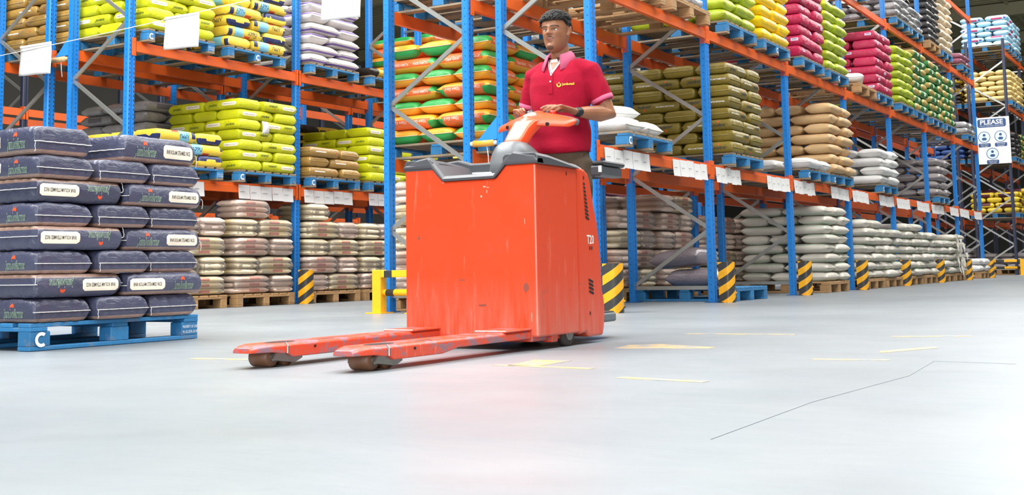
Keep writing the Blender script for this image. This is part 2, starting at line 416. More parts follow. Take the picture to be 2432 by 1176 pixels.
def pallet(x, y, z, label, kind='blue', a=1.2, rotz=0, marks=True, dims=(1.0, 1.2)):
    """rack pallet: 1.0 m along X, 1.2 m along Y, (x, y, z) its near corner"""
    pr = PP[kind]; root = tag(empty('pallet', (x, y, z + .002), (0, 0, rotz)), label, 'pallet', 'pallets')
    b, a = dims
    for i in range(7): link('top_board', pr['top_board'], root, (.052 + (b - .104) * i / 6, 0, 0))
    for q in (.055, a / 2, a - .055): link('stringer_board', pr['stringer_board'], root, (0, q, 0))
    for i, p in enumerate((.052, b / 2, b - .052)):
        link('base_board', pr['base_board'], root, (p, 0, 0))
        for j, q in enumerate((.065, a / 2, a - .065)):
            if (i == 1 and j == 1): continue
            bl = link('block', pr['block'], root, (p, q, 0))
            if kind == 'blue' and marks and (j == 0 or i == 0) and j < 2 and R.random() < .3:
                if j == 0 and i == 2 or j == 1:
                    for tx, dz in ((city, .07), (city2, .048)):
                        if j == 0: link('stencil_text', tx, bl, (0, -.0665, dz), (PI / 2, 0, 0), (.85, 1, 1))
                        else: link('stencil_text', tx, bl, (-.0515, 0, dz), (PI / 2, 0, -PI / 2))
                else:
                    if j == 0: link('stencil_mark', stencil, bl, (0, -.0665, .06), (PI / 2, 0, 0))
                    elif i == 0: link('stencil_mark', stencil, bl, (-.0515, 0, .06), (PI / 2, 0, -PI / 2))
    NP[0] += 1
    return root

# ------------------------------------------------------------------ sacks
def sack_shape(L, W, H, seed, nu=22, nv=12, pa=9, pb=4.0, ear=.0, wr=.004, sag=.004, qa=.5, squash=1.22):
    """a filled sack lying flat: returns a closed mesh, long side along X"""
    r = random.Random(seed); off = Vector((r.random() * 50, r.random() * 50, r.random() * 50)); V = []
    def par(i, n):
        s = -1 + 2 * i / n; return math.copysign(1 - (1 - abs(s)) ** 2.3, s)
    lean = r.uniform(-.008, .008)
    for side in (1, -1):
        for i in range(nu + 1):
            a = par(i, nu)
            for j in range(nv + 1):
                b = par(j, nv); edge = i in (0, nu) or j in (0, nv)
                if side < 0 and edge: continue
                e = max(0, 1 - abs(a) ** pa) ** qa; t = max(0, 1 - abs(b) ** pb) ** .5
                h = H / 2 * e * t
                x = a * L / 2 * (1 - ear * (1 - b * b) * a * a); y = b * W / 2 * (1 - .05 * abs(a) ** 4 * (1 - ear * 6 if ear else 1))
                p = Vector((x, y, side * h)); nz = noise.noise(p * 9 + off) * sag + noise.noise(Vector((p.x * 26, p.y * 18, p.z * 30)) + off) * wr * (.5 + abs(a) ** 3)
                p.z += nz * (1 if side > 0 else .5) * (e * t) ** .3 - abs(a) ** 6 * .006
                p.y += noise.noise(p * 7 - off) * sag * 1.2 + lean * a
                p.x += math.sin(b * 17 + seed) * wr * .9 * abs(a) ** 5
                V.append(p)
    idx = {}; k = 0
    for side in (1, -1):
        for i in range(nu + 1):
            for j in range(nv + 1):
                edge = i in (0, nu) or j in (0, nv)
                if side < 0 and edge: idx[(side, i, j)] = idx[(1, i, j)]; continue
                idx[(side, i, j)] = k; k += 1
    F = []
    for i in range(nu):
        for j in range(nv):
            q = [(i, j), (i + 1, j), (i + 1, j + 1), (i, j + 1)]
            F.append([idx[(1, *c)] for c in q]); F.append([idx[(-1, *c)] for c in q[::-1]])
    for ax, size in ((0, L), (1, W), (2, H)):      # exact outer size, so that neighbours touch and do not cut into each other
        lo, hi = min(p[ax] for p in V), max(p[ax] for p in V)
        for p in V:
            p[ax] = (p[ax] - (lo + hi) / 2) * size / (hi - lo)
            if ax == 2: q = p.z * squash / (H / 2); p.z = math.copysign(min(abs(q), .82 + .18 * math.tanh(max(0, abs(q) - .82) / .18)), q) * H / 2   # pressed flat by the sacks above and below
    mb = MB(); mb.add(V, F)
    ends = {sx: [V[idx[(1, nu if sx > 0 else 0, j)]] for j in range(nv + 1)] for sx in (1, -1)}
    mb.ends = ends
    return mb
def add_seam(mb, mi, wd=.006):
    """flat stitched hem standing off each end"""
    for sx in (1, -1):
        P = mb.ends[sx]; vs = []
        for p in P:
            for dx, dz in ((-.004, .0018), (wd, .0022), (wd, -.0010), (-.004, -.0018)): vs.append((p.x + sx * dx, p.y, p.z + dz))
        n = len(P); fs = []
        for k in range(n - 1):
            for q in range(4): fs.append((k * 4 + q, k * 4 + (q + 1) % 4, k * 4 + 4 + (q + 1) % 4, k * 4 + 4 + q))
        fs += [(0, 1, 2, 3), (n * 4 - 4, n * 4 - 3, n * 4 - 2, n * 4 - 1)]
        mb.add(vs, fs, mi)
def decal(bvh, items, name, mats, sides=(-1, 1), lift=.0012):
    """items: (verts2d, faces, x, z, material index, extra lift, flip); laid on the long sides of a sack"""
    mb = MB()
    for s in sides:
        for vs, fs, ox, oz, mi, ex, flip in items:
            P = []
            for x, z in vs:
                if flip: x, z = -x, -z
                px = (x + ox) * (-s); pz = z + oz
                hit = bvh.ray_cast(Vector((px, s * 1.0, pz)), Vector((0, -s, 0)))
                y = hit[0].y if hit[0] else s * .17
                P.append((px, y + s * (lift + ex), pz))
            mb.add(P, fs, mi)
    return mb.mesh(name, mats, fix=False)

def sack_mat(name, base, patches=(), rough=.42, weave=0, wrinkle=.35, tint=(.88, 1.1), film=0, dirt=.0):
    """patches: (cx, hx, cy, hy, cz, hz, colour); None centre skips that axis, half size in metres"""
    t = NT(name); o = t.obj(); xyz = t.sep(o); col = (*hexc(base), 1)
    for p in patches:
        f = None
        for ax in range(3):
            c, h = p[2 * ax], p[2 * ax + 1]
            if c is None: continue
            q = t.n('ShaderNodeMath', operation='COMPARE'); q.inputs[1].default_value = c; q.inputs[2].default_value = h
            src = xyz[ax]
            if h < 0: q.inputs[2].default_value = -h; src = t.math('ABSOLUTE', src)
            t.l(src, q.inputs[0]); f = q.outputs[0] if f is None else t.math('MULTIPLY', f, q.outputs[0])
        col = t.mix(f, col, (*hexc(p[6]), 1))
    if dirt: col = t.mix(t.math('MULTIPLY', t.ramp(t.noise(o, 7, 4, .65), .45, .75), dirt), col, (*hexc('7d6a52'), 1))
    if weave:
        wv = t.n('ShaderNodeTexWave', bands_direction='Y'); wv.inputs['Scale'].default_value = 60; t.l(o, wv.inputs[0])
        col = t.mix(t.math('MULTIPLY', wv.outputs[1], .1), col, (.1, .09, .07, 1))
    nz = t.noise(o, 16, 4, .62, 1.6, (1, .6, 1.4)); t.bump(nz, wrinkle, .02)
    t.set(Base_Color=t.random_tint(col, *tint), Roughness=rough)
    if film: t.set(Coat_Weight=film, Coat_Roughness=.18)
    return t.m
WHITE_HEM = plain('white_hem_thread', 'e6e2d6', .7)
INK = plain('dark_ink', '2c2f33', .6); SUNRED = plain('sun_emblem_red', 'e0542c', .5); WHITEINK = plain('white_ink', 'efece2', .6)
PANEL = plain('cream_label_panel', 'f0e6d2', .5); GREENINK = plain('grey_green_ink', '9db8a0', .6); GREY_INK = plain('grey_ink', '6d6f6c', .6)
LIME_INK = plain('green_black_ink', '27401d', .6); NAVYINK = plain('navy_ink', '1e2a52', .5)
KIND = {}
def kind(key, name, desc, mat, L=.588, W=.388, H=.125, nvar=4, prints=None, hem=None, cat='sack', **sh):
    sh = dict(dict(nu=22), **sh)
    KIND[key] = dict(name=name, desc=desc, mat=mat, L=L, W=W, H=H, nvar=nvar, prints=prints, hem=hem, cat=cat, sh=sh, var=None)
def build_kind(K):
    K['var'] = []
    for v in range(K['nvar']):
        mb = sack_shape(K['L'], K['W'], K['H'], hash_(K['name'] + K['desc']) + v, **K['sh'])
        bv = BVHTree.FromPolygons([Vector(p) for p in mb.v], mb.f)
        mats = [K['mat']]
        if K['hem']: add_seam(mb, 1); mats.append(K['hem'])
        me = mb.mesh(K['name'], mats, True)
        ch = [(n, decal(bv, it(v), n, ms)) for n, it, ms in (K['prints'] or [])]
        K['var'].append((me, ch))
def hash_(s): return sum((i + 1) * ord(c) for i, c in enumerate(s)) % 9973
def put_sack(key, x, y, z, rotz, label, group, flip=False, tilt=(0, 0), var=None, scale=None):
    K = KIND[key]
    if K['var'] is None: build_kind(K)
    me, ch = K['var'][R.randrange(len(K['var'])) if var is None else var]
    o = link(K['name'], me, None, (x, y, z), (tilt[0] + (PI if flip else 0), tilt[1], rotz), scale); tag(o, label, K['cat'], group)
    for n, m in ch: link(n, m, o)
    return o
ORD = ['bottom', 'second', 'third', 'fourth', 'fifth', 'sixth', 'seventh', 'eighth', 'ninth', 'tenth', 'eleventh']
def layer_word(i, n): return 'bottom layer' if i == 0 else 'top layer' if i == n - 1 else ORD[i] + ' layer up'
NEAR3 = ['aisle-corner', 'end-middle', 'inner-corner']; NEAR2 = ['aisle-corner', 'inner-end']
POSTS = {}
def clampx(x, row):
    """keeps a one metre wide pallet clear of the posts of its row"""
    for a, b in zip(POSTS[row], POSTS[row][1:]):
        if a <= x + .5 <= b: return min(max(x, a + .125), b - 1.125)
    return x
def stack(key, x, y, z, n, where, lh=None, start=0, per=None, far=True, size=(1.0, 1.2), jit=.008, alt=None, cut=None, lift=0):
    """5-sack layers on a rack pallet whose near corner is (x, y, z); sacks facing away from view are left out"""
    K = KIND[key]; lh = lh or K['H'] + .0006; sx, sy = size
    L, W = .6 * sx, .4 * sx; c3 = sy / 3; grp = where
    for i in range(n):
        kk = alt[i] if alt else key; d = KIND[kk]['desc']; zz = z + lift + lh * i + KIND[kk]['H'] / 2 + .0006
        lw = layer_word(i, n); J = lambda: R.uniform(-jit, jit) * .4; out = lambda: -R.random() * (.055 if key in ('woven', 'white', 'tan', 'grey', 'beige') else .03)
        cells = []
        if (i + start) % 2 == 0:
            for k in range(3): cells.append((L / 2, c3 * (k + .5), 0, NEAR3[k]))
            if far: cells.append((L + W / 2, sy * .25, PI / 2, 'aisle-side'))
        else:
            for k in range(2): cells.append((W / 2, sy * (.25 + .5 * k), PI / 2, NEAR2[k]))
            if far: cells.append((W + L / 2, c3 * .5, 0, 'aisle-side'))
        for q, (cx, cy, rz, pos) in enumerate(cells):
            if cut and (i, q) in cut: continue
            ox, oy = (0, out()) if pos == 'aisle-side' else (out(), R.choice((0, out())) if pos == 'aisle-corner' else 0)
            put_sack(kk, x + cx + J() + ox, y + cy + J() + oy, zz, rz + R.uniform(-.012, .012) + (PI if R.random() < .5 else 0), f'{d}, {pos}, {lw}, {where}', grp, flip=R.random() < .4)
    return z + lift + lh * n
def loose(key, items, where):
    """items: (x, y, z, rotz, phrase[, tilt]) of sacks lying singly"""
    for it in items:
        put_sack(key, it[0], it[1], it[2], it[3], f"{KIND[key]['desc']}, {it[4]}", where, tilt=it[5] if len(it) > 5 else (0, 0))

def printed(parts): return parts
def T(body, w_, h, ox, oz, mi, ex=0, flip=False, **k): return (*flat_text(body, w_, h, **k), ox, oz, mi, ex, flip)
def ST(hx, hz, ox, oz, mi, ex=0, r=None): return (*stadium(hx, hz, r=r), ox, oz, mi, ex, False)
def SUN(r, ox, oz, mi, ex=0, flip=False): return (*sun2d(r), ox, oz, mi, ex, flip)

# lime rice bag: pill label with small print, dark script name, little red sun
def lime_print(v):
    f = v % 2; a, b = ((-.13, .14) if v < 2 else (.13, -.14))
    return [ST(.115, .021, a, 0, 0), T('STEAMED RICE EVERYDAY', .19, .014, a, 0, 1, .0008, bold=.01), T('Jumbofarms', .15, .034, b, -.002, 2, 0, shear=.45, bold=.02), SUN(.011, b - .02, .026, 3)]
kind('lime', 'lime_rice_bag', 'lime green rice bag', sack_mat('lime_bag_film', 'c0c31a', [(0, -.045, None, 0, None, 0, 'ccce24')], .34), L=.588, W=.388, H=.122,
     prints=[('printed_lettering', lime_print, [PANEL, GREY_INK, LIME_INK, SUNRED])], pa=18, pb=9, qa=.4)
def olive_print(v):
    a, b = ((-.12, .13) if v < 2 else (.13, -.13))
    return [T('RNR KOLAM STEAMED RICE', .22, .016, a, .0, 0, bold=.02), T('Jumbofarms', .17, .04, b, -.004, 1, 0, shear=.45, bold=.03), SUN(.017, b + .0, .024, 2)]
kind('olive', 'olive_rice_bag', 'olive rice bag', sack_mat('olive_bag_film', '7b6a24', [], .36), L=.588, W=.388, H=.125, hem=plain('pale_hem', 'b3a878', .7),
     prints=[('printed_lettering', olive_print, [WHITEINK, INK, SUNRED])], pa=18, pb=8, qa=.4)
def brown_print(v): return [ST(.1, .0065, -.1 if v < 2 else .1, 0, 0, r=.002), SUN(.014, .2 if v < 2 else -.2, 0, 1)]
kind('brown', 'flour_bag', 'brown flour bag in clear film', sack_mat('brown_film', 'a4803f', [], .26, wrinkle=.6, film=.6), L=.588, W=.388, H=.125, prints=[('printed_lettering', brown_print, [WHITEINK, SUNRED])], pa=15, pb=8, qa=.4, hem=plain('tan_hem', 'c0a673', .5))
def appu_print(v):
    s = 1 if v < 2 else -1
    return [T('APPU', .15, .046, s * .11, 0, 0, bold=.02), T('Brand', .05, .014, s * .16, -.036, 0)]
kind('appu', 'yellow_rice_bag', 'yellow and light blue rice bag', sack_mat('appu_film', 'ecca45', [(-.11, .075, None, 0, None, 0, '86c9e2'), (.11, .075, None, 0, None, 0, '86c9e2') if 0 else (.27, .022, None, 0, .03, .035, '27305c'), (-.25, .03, None, 0, -.02, .04, '27305c'), (.03, .05, None, 0, -.055, .018, 'd9532c'), (0, .04, 0, .07, None, 0, '27305c')], .36), L=.588, W=.388, H=.125,
     prints=[('printed_lettering', appu_print, [NAVYINK])], pa=18, pb=9, qa=.4)
kind('purplewhite', 'sugar_sack', 'white sack with purple printed band', sack_mat('white_woven_purple', 'd9d3d0', [(None, 0, None, 0, -.038, .011, '7a5fa6')], .5, .5), L=.592, W=.39, H=.135, ear=.05, pa=7, pb=3, hem=WHITE_HEM)
def orange_print(v): return [T('Vijaya Gold', .17, .03, -.11, .006, 0, shear=.15), T('Vijaya Gold', .17, .03, .12, .006, 0, shear=.15)] if v < 2 else [T('POOS HARITA', .17, .026, -.11, .006, 0), T('POOS HARITA', .17, .026, .12, .006, 0)]
kind('orange', 'feed_sack', 'orange and green feed sack', sack_mat('orange_green_film', 'e5662c', [(None, 0, None, 0, -.05, .026, 'f0a22e'), (.29, -.075, None, 0, .05, .052, '2f9a4a'), (.30, -.06, None, 0, -.05, .048, 'f0a32c')], .38), L=.59, W=.39, H=.14,
     prints=[('printed_lettering', orange_print, [WHITEINK])], pa=6, pb=3.2, hem=WHITE_HEM, ear=.03)
kind('tan', 'tan_grain_sack', 'tan woven grain sack', sack_mat('tan_woven', 'cda97a', [], .6, 1), L=.592, W=.39, H=.14, ear=.05, pa=6, pb=2.8)
kind('white', 'white_grain_sack', 'white woven grain sack', sack_mat('white_woven', 'dcdbd8', [(.05, .11, .02, .1, None, 0, 'd3ddd6')], .55, .6), L=.592, W=.39, H=.14, ear=.06, pa=6, pb=2.8, hem=WHITE_HEM)
kind('woven', 'woven_grain_sack', 'off-white woven grain sack', sack_mat('offwhite_woven', 'cfc9bd', [(None, 0, None, 0, -.045, .006, '9fb89e')], .55, 1), L=.592, W=.39, H=.125, ear=.06, pa=6, pb=2.8, hem=plain('loose_thread', 'd9d2c2', .7))
kind('grey', 'grey_grain_sack', 'grey woven grain sack', sack_mat('grey_woven', '9b9390', [(None, 0, None, 0, -.04, .008, '6c6680')], .5, 1, film=.3), L=.592, W=.39, H=.14, ear=.06, pa=6, pb=2.8, hem=WHITE_HEM)
kind('yellow', 'yellow_bag', 'bright yellow bag', sack_mat('yellow_film', 'f2cb12', [(0, .16, None, 0, 0, .014, 'e3a93f'), (0, -.03, 0, .06, None, 0, '7d6a2a')], .35), H=.14, pa=9, pb=4)
def red_print(v): return [ST(.05, .02, -.16 if v < 2 else .18, .01, 0, r=.004), ST(.032, .004, -.16 if v < 2 else .18, .014, 1, .0008, r=.002)]
kind('red', 'magenta_bag', 'magenta red bag', sack_mat('magenta_film', 'b01e48', [], .3, wrinkle=.5), H=.14, pa=18, pb=9, qa=.4, prints=[('printed_lettering', red_print, [plain('lilac_panel', 'd8c4d6', .5), NAVYINK])])
kind('lime2', 'green_bag', 'yellow-green bag', sack_mat('yellowgreen_film', 'aab928', [(.0, -.05, None, 0, None, 0, 'b7c43c')], .36), H=.14, pa=7, pb=3.2, ear=.03)
def green_print(v): return [ST(.06, .035, 0, 0, 0, r=.006), ST(.034, .005, 0, .008, 1, .0008, r=.002)]
kind('green', 'labelled_green_bag', 'dark green bag with white label', sack_mat('green_film', '2f7f3c', [(.31, -.05, None, 0, None, 0, 'b79f56')], .36), H=.135, pa=8, pb=4, prints=[('printed_lettering', green_print, [PANEL, LIME_INK])])
kind('blue', 'pale_blue_bag', 'pale blue bag with red print', sack_mat('paleblue_film', 'a9d3e2', [(.0, .14, None, 0, -.03, .022, 'c8446b'), (.2, .03, None, 0, -.02, .02, '5a4fa0')], .4), H=.135, pa=6, pb=3)
kind('paleyellow', 'yellow_grain_sack', 'pale yellow grain sack', sack_mat('paleyellow_film', 'e6cc86', [], .5), L=.592, W=.39, H=.135, pa=6, pb=2.8)
kind('black', 'black_bag', 'black bag in shiny film', sack_mat('black_film', '3b3838', [], .22, wrinkle=.8, film=.8), H=.125, pa=8, pb=4)
kind('beige', 'beige_sack', 'beige sack', sack_mat('beige_film', 'd9c6a8', [], .5), H=.135, pa=6, pb=3)
kind('darkblue', 'dark_blue_bag', 'dark blue bag', sack_mat('darkblue_film', '2f4f8c', [], .4), H=.135, pa=7, pb=3.5)
kind('clear', 'film_wrapped_bag', 'grey goods bag in clear film', sack_mat('clear_grey_film', 'a7a4a2', [(0, .12, None, 0, 0, .03, '77757a')], .16, wrinkle=1.0, film=1, tint=(.75, 1.15)), H=.13, pa=6, pb=3.5, wr=.012, ear=.05)
kind('maroon', 'maroon_bag', 'maroon and yellow bag', sack_mat('maroon_film', '5b2130', [(.0, .3, None, 0, -.035, .02, 'e0c02e'), (.25, -.05, None, 0, None, 0, 'e0c02e')], .4), H=.135, pa=8, pb=4)
kind('mauve', 'mauve_bag', 'mauve bag', sack_mat('mauve_film', '93586a', [], .3, film=.4), H=.12, pa=8, pb=4)
kind('silver', 'foil_bag', 'silver foil goods bag', sack_mat('silver_film', 'b9b9ba', [], .14, wrinkle=1.0, film=1, tint=(.7, 1.1)), H=.13, pa=7, pb=4, wr=.012)
kind('greyfilm', 'film_wrapped_sack', 'mauve-grey grain sack in thin film', sack_mat('greyfilm', '8d8288', [], .22, wrinkle=.7, film=.8), L=.66, W=.44, H=.2, pa=4, pb=2.4, ear=.05)
kind('bullet', 'striped_flour_bag', 'yellow and black bag', sack_mat('bullet_film', 'e3b92a', [(.2, .1, None, 0, None, 0, '2b2420'), (-.24, .05, None, 0, -.03, .03, '2b2420')], .4), H=.11, pa=10, pb=5, prints=[('printed_lettering', lambda v: [T('BULLET', .16, .034, -.05, 0, 0, bold=.03)], [SUNRED])])

# plastic-wrapped bundle of three small bags
def film_mat():
    t = NT('clear_film'); gl = t.n('ShaderNodeBsdfGlossy'); gl.inputs['Roughness'].default_value = .12
    tr = t.n('ShaderNodeBsdfTransparent'); tr.inputs[0].default_value = (.97, .97, .97, 1); mx = t.n('ShaderNodeMixShader')
    nz = t.noise(t.obj(), 22, 4, .65, 2); b = t.n('ShaderNodeBump'); b.inputs['Strength'].default_value = .7; b.inputs['Distance'].default_value = .02
    t.l(nz, b.inputs['Height']); t.l(b.outputs[0], gl.inputs['Normal'])
    df = t.n('ShaderNodeBsdfDiffuse'); df.inputs[0].default_value = (.8, .78, .76, 1); m2 = t.n('ShaderNodeMixShader'); m2.inputs[0].default_value = .25
    t.l(gl.outputs[0], m2.inputs[1]); t.l(df.outputs[0], m2.inputs[2])
    f = t.n('ShaderNodeFresnel'); f.inputs[0].default_value = 1.5; t.l(b.outputs[0], f.inputs['Normal'])
    t.l(t.math('MULTIPLY_ADD', f.outputs[0], .75, .07, True), mx.inputs[0]); t.l(tr.outputs[0], mx.inputs[1]); t.l(m2.outputs[0], mx.inputs[2])
    t.l(mx.outputs[0], t.t.nodes['Material Output'].inputs[0]); return t.m
FILM = film_mat()
CREAM = sack_mat('cream_bag', 'efd9a6', [(.23, -.07, None, 0, None, 0, 'ecdcba')], .45, tint=(.9, 1.08)); PINKB = sack_mat('pinkish_bag', 'eac4ab', [(.25, -.06, None, 0, None, 0, 'ead2c0')], .45, tint=(.9, 1.08)); REDP = plain('faded_red_print', 'c98272', .6)
BUN = []
for v in range(4):
    mt = CREAM if v % 2 == 0 else PINKB; mb = sack_shape(.56, .366, .072, 300 + v, 16, 10, 10, 5); bv = BVHTree.FromPolygons([Vector(p) for p in mb.v], mb.f)
    bag = mb.mesh('small_bag', mt, True)
    pr = decal(bv, [ST(.085, .016, .02 if v < 2 else -.05, 0, 0, r=.003), ], 'printed_lettering', [REDP], sides=(-1,))
    wf = sack_shape(.592, .386, .222, 340 + v, 18, 10, 9, 6, wr=.012, ear=.03).mesh('plastic_wrap', FILM, True)
    BUN.append((bag, pr, wf))
def bundle(x, y, z, rz, label, group, detail=True):
    bag, pr, wf = BUN[R.randrange(4)]; o = tag(empty('rice_bundle', (x, y, z), (0, 0, rz)), label, 'bundle', group)
    for k in range(3):
        b = link('small_bag', bag, o, (R.uniform(-.008, .008), R.uniform(-.004, .004), (k - 1) * .067))
        if detail: link('printed_lettering', pr, b)
    if detail: link('plastic_wrap', wf, o)
    return o
def bundle_stack(x, y, z, n, where, start=0, desc='film-wrapped bundle of three cream rice bags', cut=(), detail=True, lh=.223):
    for i in range(n):
        zz = z + lh * i + .1117; lw = ['bottom tier', 'second tier', 'third tier', 'fourth tier', 'top tier'][i if i < n - 1 else 4]; cells = []
        if (i + start) % 2 == 0:
            for k in range(3): cells.append((.3, .4 * (k + .5), 0, NEAR3[k]))
            cells.append((.8, .3, PI / 2, 'aisle-side'))
        else:
            for k in range(2): cells.append((.2, .3 + .6 * k, PI / 2, NEAR2[k]))
            cells.append((.7, .2, 0, 'aisle-side'))
        for q, (cx, cy, rz, pos) in enumerate(cells):
            if (i, q) in cut: continue
            bundle(x + cx + R.uniform(-.002, .002) - R.random() * .02 * (pos != 'aisle-side'), y + cy + R.uniform(-.002, .002), zz, rz + R.uniform(-.01, .01), f'{desc}, {pos}, {lw}, {where}', where, detail)
# ------------------------------------------------------------------ stacks in the racks
ROWY = {'RF': 4.55, 'RB': 5.82, 'LF': 9.93, 'LB': 11.2, 'Q': 4.55, 'QB': 5.82, 'M': 15.4}
POSTS.update(RF=XR, RB=XR, LF=XL, LB=XL, Q=XQ, QB=XQ, M=[6.2 + 2.7 * k for k in range(6)])
def base(l): return 0 if l == 0 else LV[l - 1] - .03
def put(where, key, x, row, lvl, n, pal='blue', **kw):
    z = base(lvl); y = ROWY[row]; x = clampx(x, row)
    pallet(x, y, z, f"{'blue' if pal == 'blue' else 'bare wooden'} pallet under the {where}", pal)
    return stack(key, x, y, z + PALLET_H, n, where, **kw)
def putb(where, x, row, n, desc=None, **kw):
    y = ROWY[row]; x = clampx(x, row); z = base(kw.pop('lvl', 0)); pallet(x, y, z, f'bare wooden pallet under the {where}', 'wood')
    bundle_stack(x, y, z + PALLET_H, n, where, **kw)
# row along the aisle, floor level
pallet(12.26, 4.55, 0, 'blue pallet on the floor under the two mauve-grey sacks', 'blue_floor')
loose('greyfilm', [(12.62, 5.12, .254, 1.5, 'lower one, on the blue floor pallet', (0, .02)), (12.60, 5.3, .47, 1.35, 'upper one, heaped over the blue floor pallet', (.03, .1))], 'sacks on the blue floor pallet')
put('tall woven white sack stack', 'woven', 15.72, 'RF', 0, 8, 'wood')
put('first woven stack past third guard', 'woven', 17.74, 'RF', 0, 7, 'wood', start=1)
put('second woven stack past third guard', 'woven', 18.92, 'RF', 0, 6, 'wood')
put('first woven stack past fourth guard', 'woven', 20.4, 'RF', 0, 7, 'wood', start=1)
put('second woven stack past fourth guard', 'woven', 21.6, 'RF', 0, 6, 'wood')
put('low stack by the tattered plastic', 'woven', 23.2, 'RF', 0, 5, 'wood', start=1)
put('woven stack draped in tattered plastic', 'woven', 24.3, 'RF', 0, 6, 'wood')
put('lone low pallet before far barrier', 'white', 27.1, 'RF', 0, 2, 'wood')
# torn stretch film hanging off the last stack
mb = MB()
for k in range(16):
    x = 24.25 + R.uniform(-.05, .9); y = 4.5 + R.uniform(-.06, .02); z = R.uniform(.5, .95); L = R.uniform(.25, .6); n = 6
    vs = []
    for i in range(n + 1):
        t = i / n; ww = .06 * (1 - .7 * t); dx = .03 * math.sin(t * 5 + k)
        vs += [(x - ww + dx, y + .02 * math.sin(t * 7 + k), z - L * t), (x + ww + dx, y + .02 * math.cos(t * 6 + k), z - L * t)]
    mb.add(vs, [(2 * i, 2 * i + 1, 2 * i + 3, 2 * i + 2) for i in range(n)])
tag(link('torn_plastic', mb.mesh('torn_plastic', plain('milky_film', 'd9d4c8', .3), fix=False)), 'torn milky stretch film hanging off the last woven stacks', 'plastic film')
# first level
pallet(9.66, 4.55, base(1), 'worn blue pallet with three loose white sacks behind the driver', 'blue')
loose('white', [(9.90, 4.87, base(1) + .2215, 1.52, 'low one at the front of the worn blue pallet'), (10.34, 4.88, base(1) + .2215, 1.60, 'low one at the far end of the worn blue pallet'),
                (10.14, 5.02, base(1) + .3635, 1.15, 'upper one on the worn blue pallet behind the driver')], 'white sacks behind the driver')
put('olive stack behind the driver', 'olive', 12.3, 'RF', 1, 8, start=1)
put('single white layer by second post', 'white', 15.02, 'RF', 1, 1)
put('tan stack above woven white stack', 'tan', 16.45, 'RF', 1, 7)
put('four-layer white stack', 'white', 19.2, 'RF', 1, 4, start=1)
put('five-layer grey stack', 'grey', 23.1, 'RF', 1, 5)
# second level
pallet(9.6, 4.55, base(2), 'bare wooden pallet seen from below over the driver', 'wood'); pallet(10.78, 4.55, base(2), 'bare wooden pallet overhead beside the lime and yellow bags', 'wood')
for i, (dx, dy) in enumerate(((.24, .31), (.70, .31), (.48, .86))):
    put_sack('silver', 10.78 + dx, 4.55 + dy, base(2) + .216, (1.55, 1.6, .05)[i], f"pale goods bag on the overhead wooden pallet, {['aisle corner', 'beside the lime bags', 'at the back'][i]}", 'bags on overhead pallet')
stack('clear', 9.6, 4.55, base(2) + PALLET_H, 1, 'overhead wooden pallet above driver')
put('lime stack next to the yellow', 'lime2', 12.25, 'RF', 2, 7)
put('yellow stack', 'yellow', 13.5, 'RF', 2, 7, start=1)
put('magenta stack next to the yellow', 'red', 14.98, 'RF', 2, 8)
put('lime stack between two magenta stacks', 'lime2', 16.42, 'RF', 2, 7, start=1)
pallet(17.8, 4.55, base(2), 'bare wooden pallet with white plastic between lime and magenta', 'wood')
loose('white', [(18.2, 4.8, base(2) + .245, .3, 'crumpled, alone on the wooden pallet beside magenta bags', (0, .08))], 'crumpled white sack')
put('farther magenta stack', 'red', 19.1, 'RF', 2, 7, start=1)
put('lime stack beside green bags', 'lime2', 20.42, 'RF', 2, 7)
put('first green stack', 'green', 21.65, 'RF', 2, 8, start=1)
put('middle green stack', 'green', 22.95, 'RF', 2, 8)
put('last green stack', 'green', 24.2, 'RF', 2, 7, start=1)
put('flat silver pallet past the green', 'silver', 26.4, 'RF', 2, 2)
# third and fourth level
put('clear film stack up high', 'clear', 17.5, 'RF', 3, 3); put('second clear film stack up high', 'clear', 20.4, 'RF', 3, 5, start=1)
put('third clear film stack up high', 'clear', 21.55, 'RF', 3, 3)
put('black film stack', 'black', 23.05, 'RF', 3, 8, 'wood'); put('beige stack beside black film bags', 'beige', 24.25, 'RF', 3, 8, start=1)
put('flat mauve pallet up high', 'mauve', 26.3, 'RF', 3, 2)
# back-to-back row
for i, x in enumerate((9.4, 10.55, 12.1, 13.3, 14.8, 16.0)):
    putb(['bundles behind the truck', 'bundles by the floor sacks', 'bundles past the floor sacks', 'bundles before the woven stack', 'bundles in fifth shaded bay', 'bundles behind woven stack'][i], x, 'RB', 4 if i % 3 else 5, start=i % 2, desc='wrapped bundle of three cream rice bags')
put('orange and green stack', 'orange', 9.3, 'RB', 1, 7)
put('shaded olive stack', 'olive', 12.3, 'RB', 1, 8)
put('shaded tan stack', 'tan', 16.45, 'RB', 1, 7, start=1)
put('shaded white stack', 'white', 18.9, 'RB', 1, 3); put('shaded grey stack', 'grey', 22.2, 'RB', 1, 4)
for i, x in enumerate((9.4, 10.6, 12.1, 13.3, 14.8, 16.0, 17.5, 18.7, 20.2, 21.4)):
    put(f'unseen light-blockers on {ORD[i]} upper back pallet', 'clear', x, 'RB', 2, 1, 'blue', far=False)  # unseen bag layer added on each pallet to stop light between the boards
put('dark blue stack up high', 'darkblue', 26.5, 'RB', 3, 9)
